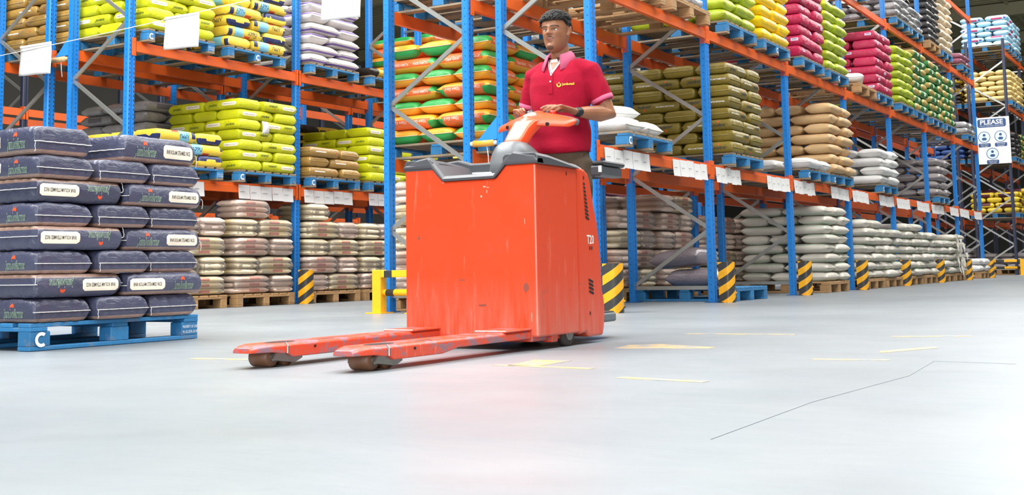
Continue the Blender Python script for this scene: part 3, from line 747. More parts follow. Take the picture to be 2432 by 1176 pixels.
# the row behind: floor level bundles, then lime, brown and two-tone bags
for i, x in enumerate((9.2, 10.36, 11.66, 12.76, 14.3, 15.5, 17.1, 19.6, 20.8)):
    putb(['bundles next to the navy bags', 'bundles at the striped guard', 'pink bundles past striped guard', 'bundles before yellow end barrier', 'bundles behind yellow end barrier', 'bundles behind the truck body', 'bundles far behind orange truck', 'bright bundles through far gap', 'bright bundles through farther gap'][i], x, 'LF', 5 if i in (1, 2) else 4, start=(i + 1) % 2,
         desc='wrapped bundle of three cream rice bags', cut=((4, 1), (4, 2), (4, 3)) if i in (1, 2) else ())
put('low yellow stack behind navy bags', 'appu', 9.12, 'LF', 1, 3)
put('lime stack above cream bundles', 'lime', 10.38, 'LF', 1, 7, start=1)
put('low brown stack', 'brown', 11.66, 'LF', 1, 3)
put('lime stack past the brown', 'lime', 12.86, 'LF', 1, 6, start=1)
put('lime stack beyond the barrier post', 'lime', 14.25, 'LF', 1, 5)
put('low far pink stack', 'mauve', 17.2, 'LF', 1, 2); put('second low far pink stack', 'mauve', 19.7, 'LF', 1, 2); put('third low far pink stack', 'mauve', 21.0, 'LF', 1, 2)
put('upper lime stack', 'lime', 8.96, 'LF', 2, 7); put('upper yellow stack', 'appu', 10.18, 'LF', 2, 7, start=1)
put('purple banded white stack', 'purplewhite', 11.64, 'LF', 2, 7, start=1); put('yellow and black layer', 'bullet', 12.9, 'LF', 2, 1)
put('far orange stack', 'orange', 14.4, 'LF', 2, 6, start=1)
put('dim silver film stack', 'clear', 10.1, 'LB', 1, 7); put('dim yellow and black stack', 'bullet', 11.7, 'LB', 1, 8); put('dim second yellow and black stack', 'bullet', 12.95, 'LB', 1, 8)
put('brown film stack', 'brown', 8.92, 'LB', 2, 8)
pallet(11.6, ROWY['LB'], base(2), 'dim blue pallet in the upper row behind lime bags', 'blue'); pallet(10.3, ROWY['LB'], base(2), 'dim blue pallet behind the upper yellow stack', 'blue')
putb('dim bundles behind cream bundles', 10.4, 'LB', 4, desc='shaded bundle of three rice bags', detail=False); putb('dim bundles behind pink bundles', 12.7, 'LB', 4, desc='shaded bundle of three rice bags', detail=False)
# the end rack with the sign
put('pale blue stack', 'blue', 33.1, 'Q', 4, 6); put('pale yellow stack', 'paleyellow', 33.1, 'Q', 3, 6, start=1); put('maroon stack', 'maroon', 33.1, 'Q', 1, 4); put('low film stack at far barrier', 'grey', 33.2, 'Q', 0, 2, 'wood')
put('second pale blue stack', 'blue', 34.4, 'Q', 4, 6, start=1); put('dark green stack past yellow', 'green', 34.4, 'Q', 2, 5); put('second pale yellow stack', 'paleyellow', 34.4, 'Q', 3, 6)
put('far dark blue stack', 'darkblue', 33.1, 'QB', 2, 6); put('far yellow and black stack', 'bullet', 33.1, 'QB', 3, 7); put('far grey stack', 'grey', 33.1, 'QB', 0, 4, 'wood'); put('black stack under the sign', 'black', 33.1, 'Q', 2, 5)
put('far maroon stack', 'maroon', 34.4, 'Q', 1, 5, start=1); put('far grey floor stack', 'grey', 34.4, 'Q', 0, 3, 'wood')
# bottled goods in the dim rack across the next aisle
BOT = plain('bottle_plastic', 'a9b7a0', .15); CAPM = plain('bottle_cap', '2e6b4a', .4)
bmesh_b = MB(); bmesh_c = MB()
for i in range(6):
    for j in range(3):
        cx, cy = (i - 2.5) * .085, (j - 1) * .085
        bmesh_b.loft([ring(cx, cy, z, r, r, 8) for z, r in ((0, .038), (.16, .04), (.2, .03), (.23, .014))]); bmesh_c.loft([ring(cx, cy, z, .016, .016, 8) for z in (.231, .255)])
bot_me = bmesh_b.mesh('bottles', BOT, True); cap_me = bmesh_c.mesh('caps', CAPM)
for lv, x0 in ((1, 7.3), (1, 10.1), (2, 7.3), (2, 9.6)):
    pallet(x0, 15.3, base(lv), f"dim blue pallet of bottles across the next aisle, {'lower' if lv == 1 else 'upper'} level, {'first' if x0 < 9 else 'second'} bay", 'blue', marks=False)
    for k in range(2):
        for q in range(2):
            o = tag(empty('bottle_pack', (x0 + .26 + .52 * k, 15.5 + .3 * q, base(lv) + PALLET_H)), f"bottle pack across the next aisle, {'lower' if lv == 1 else 'upper'} level, {'first' if x0 < 9 else 'second'} bay, {'front' if q == 0 else 'rear'} {'near' if k == 0 else 'far'} one", 'bottles', f'bottle packs {lv} {x0}')
            b = link('bottle_block', bot_me, o); b['kind'] = 'stuff'; c = link('cap_block', cap_me, o); c['kind'] = 'stuff'

# ------------------------------------------------------------------ navy rice bags on the floor pallet
pr = pallet(4.17, 6.47, 0, 'blue pallet on the floor under the navy rice bags', 'blue_floor', rotz=-PI / 2, marks=False)
link('stencil_mark', logo_c(.04).mesh('stencil_mark', PMARK), pr, (1.0025, .07, .058), (PI / 2, 0, PI / 2))
for tx, dz in ((text_mesh('PROPERTY OF CHEP', .12, .017, PMARK, 'stencil_text'), .075), (text_mesh('91-22-2576 20 87', .12, .017, PMARK, 'stencil_text'), .045)): link('stencil_text', tx, pr, (1.0025, 1.135, dz), (PI / 2, 0, PI / 2))
NAVY = sack_mat('navy_film', '41445a', [(None, 0, None, 0, -.056, .012, '8f7468')], .34, wrinkle=.45, tint=(.85, 1.2), film=.25)
SCRIPT = plain('script_outline_pale', 'b9cbb6', .5)
def navy_print(v):
    s = 1 if v % 2 == 0 else -1
    it = [ST(.125, .033, s * -.14, -.002, 0, r=.018), T('RNR KOLAM STEAMED RICE', .2, .021, s * -.14, -.002, 1, .001, bold=.015)]
    for mi in (2, 3): it.append(T('Jumbofarms', .172, .044, s * .125, -.012, mi, .0006 * (mi - 2), shear=.4, bold=.045 if mi == 2 else .0))
    it.append(SUN(.019, s * .125 - .005, .022, 4))
    return it
GREENDARK = plain('script_fill_green', '2b4a44', .5)
kind('navy', 'navy_rice_bag', 'navy rice bag', NAVY, L=.584, W=.388, H=.1285, nvar=6, prints=[('printed_lettering', navy_print, [PANEL, INK, SCRIPT, GREENDARK, SUNRED])], hem=WHITE_HEM, nu=40, nv=20, pa=18, pb=9, qa=.4, wr=.008, sag=.010, squash=1.3)
DASH = NT('stitch_thread'); q = DASH.sep(DASH.obj()); DASH.set(Base_Color=(.85, .84, .8, 1), Roughness=.7); DASH = DASH.m
def stitch_mesh(v):
    """stitched closing line and knotted thread ends across both ends of a navy bag"""
    mb0 = sack_shape(.584, .388, .1285, hash_('navy_rice_bag' + 'navy rice bag') + v, nu=40, nv=20, pa=18, pb=9, qa=.4, wr=.008, sag=.010, squash=1.3); mb = MB(); r = random.Random(v)
    for sx in (1, -1):
        P = mb0.ends[sx]; pts = [Vector((p.x + sx * .006, p.y, p.z)) for p in P]
        for a, b in zip(pts, pts[1:]): mb.tube([a.lerp(b, .12), a.lerp(b, .85)], .0017, 5)
        for e in (pts[0], pts[-1]):
            for q in range(1 if r.random() < .4 else 0):
                path = [e]; d = Vector((sx * .5, r.uniform(-.2, .2), -.4))
                for k in range(6): path.append(path[-1] + d * .013); d = Vector((r.uniform(-.3, .3), r.uniform(-.5, .5), r.uniform(-1.1, -.5)))
                mb.tube(path, .0015, 5)
    return mb.mesh('stitching', DASH)
build_kind(KIND['navy'])
for v in range(6): KIND['navy']['var'][v][1].append(('stitching', stitch_mesh(v)))
nx0, ny0, nz0, lh = 4.16, 5.44, .148, .1292
NAMES = ['bottom row', 'second row', 'third row', 'fourth row', 'fifth row', 'sixth row', 'seventh row', 'top row']
for i in range(7):
    z = nz0 + lh * i + .0648; cells = []
    if i % 2 == 0:
        for k in range(3): cells.append((.2 + .4 * k, .3, PI / 2 * (1 if k else -1), ['at the near corner, showing its label along the pallet end', 'in the middle, end towards us', 'at the truck side, end towards us'][k], 0, False))
        for k in range(2): cells.append((.3 + .6 * k, .8, 0, ['at the back of the pallet end', 'at the back, truck side'][k], 1, False))
    else:
        fl = i in (1, 5, 3)
        cells.append((.3, .2, 0, 'long side towards us with its print upside down', 0 if i == 1 else 1, True)); cells.append((.91, .2, 0, 'long side towards us, near the truck', 1 if i != 1 else 0, False))
        for k in range(3): cells.append((.2 + .4 * k, .7, PI / 2 * (-1 if k == 0 else 1), ['behind, along the pallet end', 'behind, in the middle', 'behind, at the truck side'][k], 0, False))
    for cx, cy, rz, pos, v, fl in cells:
        put_sack('navy', nx0 + cx + R.uniform(-.003, .003), ny0 + cy + R.uniform(-.003, .003) - (R.random() * .03 if 'us' in pos else 0), z, rz + R.uniform(-.012, .012), f'navy rice bag, {NAMES[i]}, {pos}', 'navy rice bags on the floor pallet', flip=fl, var=v, tilt=(0, 0))
z = nz0 + lh * 7 + .079
for cx, cy, rz, pos, v, tl, dz in ((.88, .21, .03, 'large label towards us, near the truck', 1, (.0, .0), .0), (.2, .31, 1.55, 'at the near corner, end towards us', 0, (0, .0), .0), (.62, .72, 1.57, 'in the middle, mostly hidden', 0, (0, .0), 0), (1.03, .72, 1.56, 'at the back, truck side', 2, (0, 0), 0)):
    put_sack('navy', nx0 + cx, ny0 + cy, z + dz, rz, f'navy rice bag, top row, {pos}', 'navy rice bags on the floor pallet', var=v, tilt=tl, scale=(1, 1, 1.22))

# ------------------------------------------------------------------ paper signs, cards, sign board, tape
PAPER = plain('white_paper', 'd9d7d5', .7); PINK_INK = plain('print_grey', '55555a', .6)
def hanging_sign(y0, y1, z, label, txt):
    n = 10; w_ = y1 - y0; h = .345; mb = MB(); vs = []
    root = tag(empty('hanging_sign', (8.6, (y0 + y1) / 2, z)), label, 'paper sign', 'paper signs on the string')
    for j in range(n + 1):
        for i in range(n + 1):
            u, v = i / n - .5, j / n; vs.append((.012 * math.sin(u * 7) * v + .006 * math.sin(v * 5), u * w_, -v * h + u * .02))
    mb.add(vs, [(j * (n + 1) + i, j * (n + 1) + i + 1, (j + 1) * (n + 1) + i + 1, (j + 1) * (n + 1) + i) for j in range(n) for i in range(n)])
    sh = link('paper', mb.mesh('paper', PAPER, True, False), root); md = sh.modifiers.new('thick', 'SOLIDIFY'); md.thickness = .0015
    link('fold', MB().box(-.004, .004, -w_ / 2, w_ / 2, -.018, .006, .001).mesh('fold', PAPER), root)
    tm = text_mesh(txt, .09, .022, PINK_INK, 'date_print'); link('date_print', tm, sh, (-.012, .12, -.19), (PI / 2, 0, -PI / 2))
hanging_sign(11.06, 11.59, 2.98, 'white paper sign on the string, lowest of the three', '5-12-24'); hanging_sign(8.8, 9.29, 3.03, 'white paper sign on the string before the lime stack', '5-12-23'); hanging_sign(6.74, 7.2, 3.08, 'white paper sign on the string before the purple banded sacks', '5-2-22')
mb = MB(); mb.tube([(8.6, 14.2 - 7.8 * k / 24, 2.86 + .30 * (k / 24) ** .9 - .05 * math.sin(PI * k / 24)) for k in range(25)], .004, 5)
tag(link('string', mb.mesh('string', WHITEINK)), 'thin white string stretched across the rack ends, holding paper signs', 'string')
BORD = plain('card_pink_edge', 'd9c9c8', .6)
def card_strip(x0, x1, y, side, label, n=5):
    root = tag(empty('label_strip', ((x0 + x1) / 2, y, LV[0] - .05)), label, 'label strip', 'paper card strips on the lowest beams'); w_ = (x1 - x0) / n
    for i in range(n):
        a = x0 - (x0 + x1) / 2 + i * w_; d = R.uniform(-.012, .006); tl = R.uniform(-.03, .03); h = .165
        mb = MB(); vs = []
        for j in range(5):
            v = j / 4; bow = -.012 * v * v - .003
            vs += [(a + .003 + tl * v * .1, bow, -h * v + d), (a + w_ - .003 + tl * v * .1, bow - .004 * v * (i % 2), -h * v + d)]
        mb.add(vs, [(2 * j, 2 * j + 1, 2 * j + 3, 2 * j + 2) for j in range(4)])
        c = link('card', mb.mesh('card', PAPER, False, False), root); md = c.modifiers.new('thick', 'SOLIDIFY'); md.thickness = .001
        link('card_print', MB().add([(x, z, 0) for x, z in stadium(w_ * .22, .0022, 4, 1, r=.001)[0]], stadium(w_ * .22, .0022, 4, 1, r=.001)[1]).mesh('card_print', PINK_INK, fix=False), c, (a + w_ * .3, -.0165, -h * .5 + d), (PI / 2, 0, 0))
yb = 4.68 - .04
for (xa, xb, lb) in ((9.35, 10.3, 'first paper card strip on the aisle beam, behind the driver'), (10.85, 11.75, 'paper card strip just before the second blue post'), (12.0, 12.75, 'paper card strip just past the second blue post'), (13.65, 14.5, 'paper card strip just before the third blue post'), (14.68, 15.55, 'paper card strip just past the third blue post'),
                     (16.3, 17.2, 'paper card strip before the fourth blue post'), (17.4, 18.3, 'paper card strip past the fourth blue post'), (18.95, 19.9, 'paper card strip before the fifth blue post'), (20.1, 21.05, 'paper card strip past the fifth blue post'), (21.6, 22.6, 'paper card strip before the sixth blue post'),
                     (22.8, 23.9, 'paper card strip past the sixth blue post'), (24.5, 25.35, 'paper card strip before the seventh blue post'), (25.5, 26.5, 'paper card strip past the seventh blue post'), (27.1, 28.0, 'paper card strip before the last blue post')): card_strip(xa, xb, yb, -1, lb)
yl = 10.06 - .04
for (xa, xb, lb) in ((9.55, 9.9, 'short paper strip peeping past the navy bags'), (10.45, 11.42, 'paper card strip under the lime stack'), (11.62, 12.6, 'paper card strip under the low brown stack'), (12.95, 14.0, 'paper card strip behind the yellow barrier post')): card_strip(xa, xb, yl, -1, lb, 5 if xb - xa > .5 else 2)
# PLEASE board on the end of the far rack
SB = NT('board_white'); SB.set(Base_Color=(*hexc('e9ecec'), 1), Roughness=.4); NAVYB = plain('board_navy', '2a4a7a', .5); PALE = plain('board_pale_blue', 'cfe0ea', .5)
bd = tag(empty('sign_board', (32.9, 5.06, 3.48)), 'white PLEASE safety sign board on the navy rack end', 'sign')
link('panel', MB().box(-.012, .012, -.43, .43, -.61, .61, .004).mesh('panel', SB.m), bd)
def on_board(mb_vs_fs, y, z, m, name, parent=bd, lift=.0135):
    vs, fs = mb_vs_fs; return link(name, MB().add([(-lift, y - a, z + b) for a, b in vs], fs).mesh(name, m, fix=False), parent)
on_board(stadium(.35, .11, r=.03), 0, .46, NAVYB, 'title_panel'); on_board(flat_text('PLEASE', .56, .12, bold=.04), 0, .49, PAPER, 'title_text', lift=.0145); on_board(flat_text('FOLLOW THESE SAFETY PRECAUTIONS', .58, .03), 0, .39, PAPER, 'title_text', lift=.0145)
for y, z, t1, t2 in ((.2, .1, 'Always Wear a', 'Face Mask'), (-.2, .1, 'Wash Hands', 'Regularly'), (0.02, -.34, 'Practice Social', 'Distancing')):
    vs = []; n = 24
    for k in range(n): vs += [(.15 * math.cos(2 * PI * k / n), .15 * math.sin(2 * PI * k / n)), (.135 * math.cos(2 * PI * k / n), .135 * math.sin(2 * PI * k / n))]
    on_board((vs, [(2 * k, 2 * ((k + 1) % n), 2 * ((k + 1) % n) + 1, 2 * k + 1) for k in range(n)]), y, z, NAVYB, 'icon_ring'); on_board(disc2d(.132, 20), y, z, PALE, 'icon_disc', lift=.013)
    on_board((disc2d(.035)[0], disc2d(.035)[1]), y, z + .05, NAVYB, 'icon_figure', lift=.0145); on_board(stadium(.06, .035), y, z - .05, NAVYB, 'icon_figure', lift=.0145)
    on_board(stadium(.15, .05, r=.02), y, z - .215, NAVYB, 'caption_panel'); on_board(flat_text(t1, .2, .034), y, z - .195, PAPER, 'caption_text', lift=.0145); on_board(flat_text(t2, .16, .034), y, z - .24, PAPER, 'caption_text', lift=.0145)
# tape rolls held by triangular brackets on the rack ends
CARD = plain('cardboard_core', 'd0a878', .7); TAPE = plain('amber_tape', 'e2a23c', .25)
def tape_roll(x, y, z, label, amber):
    o = tag(empty('tape_roll', (x, y, z)), label, 'tape roll')
    link('roll', MB().tube([(0, -.11, 0), (0, .11, 0)], .032, 14).mesh('roll', TAPE if amber else CARD, True), o); link('core', MB().tube([(0, -.14, 0), (0, .14, 0)], .022, 14).mesh('core', PAPER if amber else CARD, True), o)
    link('tail', MB().tube([(0, -.03, -.03), (-.01, -.05, -.12), (.01, -.04, -.2)], .004, 5).mesh('tail', PAPER), o)
def bracket(x, y, z, label):
    o = tag(link('roll_bracket', MB().prism([(-.0, 0), (.0, .2), (.2, .0)], 'x', -.004, .004).box(-.02, .02, -.005, .2, -.01, .0).mesh('roll_bracket', plain('bracket_blue', '2a7fcf', .4)), None, (x, y, z)), label, 'bracket'); return o
tape_roll(9.19, 5.78, 1.535, 'amber tape roll on the blue bracket at the rack end', True); bracket(9.19, 5.638, 1.57, 'blue triangular bracket at the rack end holding amber tape')
tape_roll(8.8, 11.17, 2.82, 'cardboard roll between the blue posts behind the lowest paper sign', False); bracket(8.8, 11.02, 2.86, 'blue triangular bracket between the posts behind the lowest paper sign')

def paper_tag(x, y, z, label, w_=.1, h=.15):
    mb = MB(); vs = []
    for j in range(7):
        v = j / 6; vs += [(-w_ / 2, -.004 - .02 * math.sin(v * 3), -h * v), (w_ / 2, -.006 - .03 * math.sin(v * 2.6), -h * v)]
    mb.add(vs, [(2 * j, 2 * j + 1, 2 * j + 3, 2 * j + 2) for j in range(6)]); o = tag(link('paper_tag', mb.mesh('paper_tag', PAPER, True, False), None, (x, y, z)), label, 'paper tag'); md = o.modifiers.new('thick', 'SOLIDIFY'); md.thickness = .001
paper_tag(10.78, 9.915, 2.21, 'white paper tag stuck on the lime stack above the cream bundles'); paper_tag(13.2, 9.915, 2.08, 'white paper tag stuck on the lime stack past the brown')
# ------------------------------------------------------------------ pallet truck
def orange_mat(name, c, scuff, bluish=0, dirt_h=None):
    t = NT(name); o = t.obj(); xyz = t.sep(o)
    st = t.noise(o, 9, 6, .7, 0, (3, 3, .35)); sc = t.noise(o, 5, 6, .72, .6); fine = t.noise(o, 40, 3, .6, 0, (1, 1, .25))
    col = (*hexc(c), 1)
    col = t.mix(t.math('MULTIPLY', t.ramp(st, .6, .8), scuff), col, (*hexc('f2a58a'), 1))
    col = t.mix(t.math('MULTIPLY', t.ramp(sc, .62, .72), scuff), col, (*hexc('7b4a42'), 1))
    if bluish: col = t.mix(t.math('MULTIPLY', t.ramp(t.noise(o, 10, 5, .7, .3, (1, 1, 2)), .5, .6), bluish), col, (*hexc('5f7484'), 1))
    if dirt_h:
        g = t.math('MULTIPLY', t.ramp(xyz[2], dirt_h, .04), t.ramp(st, .35, .7)); col = t.mix(t.math('MULTIPLY', g, .6), col, (*hexc('c9897a'), 1))
    t.bump(fine, .05, .002); t.set(Base_Color=col, Roughness=t.math('MULTIPLY_ADD', sc, .25, .25)); t.set(Coat_Weight=.15, Coat_Roughness=.2); return t.m
ORA = orange_mat('truck_orange', 'd8431a', .42, 0, .36); FORKM = orange_mat('fork_worn_orange', 'd9482a', .8, .75); HANDM = orange_mat('handle_orange', 'ee4a1c', .05)
DARK = plain('truck_dark_plastic', '4a4c50', .38, 0, .15, 30, .05); BLACK = plain('slot_black', '0d0d0e', .7); RUB = plain('rubber_tyre', '38322e', .7, 0, .3, 20); POLY = plain('brown_roller', '6d4a33', .5, 0, .3, 20)
STEEL = plain('worn_steel', '8d8a85', .4, .8, .4, 20); WHITEP = plain('white_paint', 'f3f0ea', .5)
def bev(me_o, wd=.012, seg=3):
    md = me_o.modifiers.new('edge', 'BEVEL'); md.width = wd; md.segments = seg; md.limit_method = 'ANGLE'; md.angle_limit = .6; return me_o
truck = tag(empty('pallet_truck', (5.4, 3.25, 0)), 'orange electric stand-on pallet truck with black trim and two forks', 'pallet truck')
def tp(name, mb, m, parent=truck, smooth=False, b=0, seg=2):
    ox, oy, oz = (5.4, 3.25, 0)
    mb.v = [(x - ox, y - oy, z - oz) for x, y, z in mb.v]; o = link(name, mb.mesh(name, m, smooth), parent)
    if b: bev(o, b, seg)
    return o
Y0, Y1, XF, XS, XE = 2.865, 3.645, 5.02, 5.448, 5.73
top = [(Y0, .902), (3.035, .902), (3.095, .838), (3.41, .838), (3.475, .91), (Y1, .912)]
body = tp('battery_body', MB().prism([(Y0, .062), (Y1, .062)] + [(y, z) for y, z in top[::-1]], 'x', XF, XS), ORA, b=.01)
# black rim and tray over the battery body
def rim_top(y): 
    P = [(2.85, .925), (2.87, .945), (2.99, .967), (3.035, .94), (3.10, .866), (3.405, .866), (3.475, .945), (3.50, .968), (3.57, .958), (3.65, .928)]
    for (a, za), (b, zb) in zip(P, P[1:]):
        if a <= y <= b: return za + (zb - za) * (y - a) / (b - a)
    return P[-1][1]
def rim_bot(y):
    for (a, za), (b, zb) in zip(top, top[1:]):
        if a <= y <= b: return za + (zb - za) * (y - a) / (b - a)
    return .902
ys = [2.852, 2.87, 2.93, 2.99, 3.012, 3.035, 3.065, 3.10, 3.12, 3.25, 3.39, 3.405, 3.44, 3.475, 3.50, 3.53, 3.57, 3.62, 3.649]
rings = []
for y in ys:   # front band in section: overhangs the orange face a little
    zt, zb = rim_top(y), rim_bot(min(max(y, Y0), Y1))
    rings.append([(XF - .008, y, zb), (XF - .010, y, zb + .012), (XF - .006, y, zt - .010), (XF + .012, y, zt), (XF + .05, y, zt), (XF + .06, y, zb)])
tp('front_rim', MB().loft(rings), DARK, b=.003)
mb = MB()   # near and far shoulders of the cover
for ya, yb, zc, z1 in ((2.852, 3.05, .955, .915), (3.47, 3.648, .955, .93)):
    rr = []
    for x, k in ((XF - .003, 0), (XF + .12, .1), (XF + .3, .6), (XS + .01, 1.0)):
        zt = zc + (z1 - zc) * k; i = .008
        rr.append([(x, ya, .9), (x, yb, .9), (x, yb, zt - .015), (x, yb - i * 2, zt), (x, ya + i * 2, zt), (x, ya, zt - .015)])
    mb.loft(rr)
tp('cover_shoulder', mb, DARK, b=.004)
mb = MB(); mb.box(XF + .05, XS, 3.04, 3.48, .83, .848); mb.box(XF + .2, XS, 3.05, 3.10, .84, .9, .006); tp('tray_floor', mb, plain('tray_grey', '8a8c8e', .4))
mb = MB(); mb.prism([(3.04, .845), (3.04, .952), (3.46, .955), (3.54, .978), (3.63, .970), (3.63, .845)], 'x', XS - .09, XS - .02); tp('tray_back', mb, DARK, b=.01)
tp('tray_side', MB().prism([(3.385, .836), (3.415, .838), (3.478, .912), (3.478, .93), (3.46, .93), (3.40, .852), (3.385, .852)], 'x', XF + .03, XS - .02), DARK)
tp('tray_side', MB().prism([(3.12, .836), (3.09, .838), (3.03, .904), (3.03, .925), (3.05, .925), (3.105, .852), (3.12, .852)], 'x', XF + .03, XS - .02), DARK)
mb = MB(); mb.tube([(XS - .1, 3.08, .89), (XS - .1, 3.56, .90)], .008, 8); tp('tray_lip', mb, plain('lip_light', 'c4c5c6', .35), smooth=True)
# operator column
prof = [(5.456, .052), (5.456, .912), (5.50, .908), (5.545, .903), (5.585, .885), (5.612, .84), (5.636, .756), (5.672, .65), (5.700, .555), (5.718, .40), (5.726, .27), (5.744, .22), (5.748, .165), (5.738, .08), (5.722, .034), (5.57, .034), (5.535, .058)]
tp('column', MB().prism(prof, 'y', Y0 + .005, Y1 - .005), ORA, b=.014, seg=3)
tp('panel_gap', MB().box(XS - .004, 5.462, Y0 + .014, Y1 - .014, .07, .9), BLACK)
tp('column_cap', MB().prism([(5.44, .905), (5.445, .93), (5.50, .925), (5.56, .912), (5.60, .885), (5.585, .88), (5.545, .9)], 'y', Y0 + .03, Y1 - .03), plain('cap_grey', 'a9abad', .3), b=.005)
def slots(n, x0, x1, z0, z1, w0, w1):
    for i in range(n):
        k = i / (n - 1); x = x0 + (x1 - x0) * k; z = z0 + (z1 - z0) * k; hw = (w0 + (w1 - w0) * k) / 2
        vs, fs = stadium(hw, .0062, 8, 3, r=.004); P = [(x + a, Y0 + .003, z + b - a * .28) for a, b in vs]; o = len(P)
        tp('vent_slot', MB().add(P + [(a, b + .003, c) for a, b, c in P], fs + [tuple(i + o for i in f) for f in fs]), BLACK)
slots(10, 5.535, 5.563, .826, .648, .02, .042); slots(4, 5.588, 5.592, .322, .262, .052, .052)
for x, z in ((5.335, .868), (5.532, .858), (5.572, .155), (5.585, .492), (5.607, .492)):
    vs, fs = stadium(.005, .012, 6, 4, r=.005); tp('bolt_hole', MB().add([(x + a, (Y0 - .0008 if x < 5.45 else Y0 + .003), z + b) for a, b in vs], fs), BLACK)
vs, fs = flat_text('T20', .078, .047, bold=.02); tp('number_print', MB().add([(5.592 + x, Y0 + .0035, .538 + z) for x, z in vs], fs), WHITEP)
# scraped paint patches and scuffs on the big face
SCR = plain('bare_scrape', 'e0a68f', .6)
for y, z, w_, h in ((3.16, .80, .02, .008), (3.145, .775, .006, .018), (3.178, .752, .012, .012), (3.14, .795, .02, .004), (2.93, .62, .004, .03), (2.90, .16, .004, .05)):
    tp('paint_scrape', MB().add([(XF - .0008, y + w_ * a * (.7 + .3 * (i % 2)), z + h * b) for i, (a, b) in enumerate(((-.5, -.4), (.1, -.5), (.5, -.1), (.4, .5), (-.2, .4), (-.5, .2)))], [(0, 1, 2, 3, 4, 5)]), SCR)
DSC = plain('dark_scuff', '8a4636', .6)
for y, z, w_, h in ((3.18, .215, .05, .012), (3.56, .555, .014, .02), (2.93, .3, .03, .05), (3.3, .34, .04, .006)):
    tp('paint_scrape', MB().add([(XF - .0008, y + w_ * a, z + h * b) for a, b in ((-.5, -.2), (.1, -.5), (.5, -.1), (.4, .3), (-.2, .5), (-.5, .2))], [(0, 1, 2, 3, 4, 5)]), DSC)
# forks
def fork(yc):
    hw = .085; x0 = 3.70; x1 = 5.04; zt = .098; zb = .04
    plan = [(x0, -.035), (x0 + .05, -.06), (x0 + .1, -hw), (x1, -hw), (x1, hw), (x0 + .1, hw), (x0 + .05, .06), (x0, .035)]
    def bot(x): return .064 if x < x0 + .12 else .055 if x < 3.90 else .038 if x < 4.27 else .038 + (x - 4.27) / .12 * .018 if x < 4.39 else .056
    xs = [x0, x0 + .04, x0 + .09, x0 + .1, 3.86, 3.89, 3.92, 4.1, 4.27, 4.39, 4.6, 4.85, x1]; rr = []
    for x in xs:
        h = hw if x >= x0 + .1 else .05 + (hw - .05) * (x - x0) / .1; zz = bot(x); zt2 = zt - (.012 * (1 - (x - x0) / .06) if x < x0 + .06 else 0)
        rr.append([(x, yc - h, zz), (x, yc + h, zz), (x, yc + h, zt2 - .012), (x, yc + h - .012, zt2), (x, yc - h + .012, zt2), (x, yc - h, zt2 - .012)])
    f = tp('fork', MB().loft(rr), FORKM, b=.004)
    tp('heel_plate', MB().box(4.78, 5.03, yc - hw - .005, yc + hw + .005, .095, .106, .005), FORKM, f)
    tp('fork_slot', MB().add([(3.93 + .085 * math.cos(t * PI / 8), yc + .045 * math.sin(t * PI / 8), zt + .0008) for t in range(16)], [tuple(range(16))]), BLACK, f)
    tp('fork_slot', MB().add([(4.12, yc - .05, zt + .0008), (4.24, yc - .05, zt + .0008), (4.24, yc - .035, zt + .0008), (4.12, yc - .035, zt + .0008)], [(0, 1, 2, 3)]), BLACK, f)
    tp('weld_seam', MB().tube([(3.885, yc - hw - .001, .056), (3.885, yc - hw - .001, .085), (3.885, yc - hw + .012, .099)], .005, 6), STEEL, f)
    tp('wear_bolt', MB().tube([(4.06, yc - hw - .004, .075), (4.06, yc - hw + .004, .075)], .006, 8), BLACK, f)
    w_ = tp('load_roller', MB().loft([[(3.83 + r * math.cos(t * PI / 14), y, .042 + r * math.sin(t * PI / 14)) for t in range(28)] for y, r in ((yc - .052, .034), (yc - .046, .041), (yc + .046, .041), (yc + .052, .034))]), POLY, f, True)
    tp('roller_hub', MB().tube([(3.83, yc - .06, .042), (3.83, yc + .06, .042)], .018, 12), STEEL, w_)
    tp('axle_arm', MB().prism([(3.81, .03), (3.86, .024), (3.95, .012), (4.0, .03), (3.98, .06), (3.83, .06)], 'y', yc - .07, yc - .057), STEEL, f, b=.003)
    tp('axle_arm', MB().prism([(3.81, .03), (3.86, .024), (3.95, .012), (4.0, .03), (3.98, .06), (3.83, .06)], 'y', yc + .057, yc + .07), STEEL, f, b=.003)
    tp('second_roller', MB().tube([(3.925, yc - .05, .034), (3.925, yc + .05, .034)], .033, 18), POLY, f, True)
fork(2.99); fork(3.52)
def wheel(x, y, r, wd, name='castor_wheel'):
    w_ = tp(name, MB().loft([[(x + q * math.cos(t * PI / 16), yy, r + q * math.sin(t * PI / 16)) for t in range(32)] for yy, q in ((y - wd / 2, r * .8), (y - wd / 2 + .008, r), (y + wd / 2 - .008, r), (y + wd / 2, r * .8))]), RUB, smooth=True)
    tp('wheel_hub', MB().loft([[(x + q * math.cos(t * PI / 10), yy, r + q * math.sin(t * PI / 10)) for t in range(20)] for yy, q in ((y - wd / 2 - .004, r * .3), (y - wd / 2 - .004, r * .52), (y - wd / 2 + .01, r * .55))]), STEEL, w_, True)
wheel(5.36, 2.905, .062, .05); wheel(5.36, 3.6, .062, .05); wheel(5.6, 3.25, .11, .08, 'drive_wheel')
tp('chassis_plate', MB().box(5.02, 5.3, 2.9, 3.61, .04, .075, .004), FORKM); tp('bracket_foot', MB().box(5.18, 5.24, 2.88, 2.94, .03, .07, .004), FORKM)
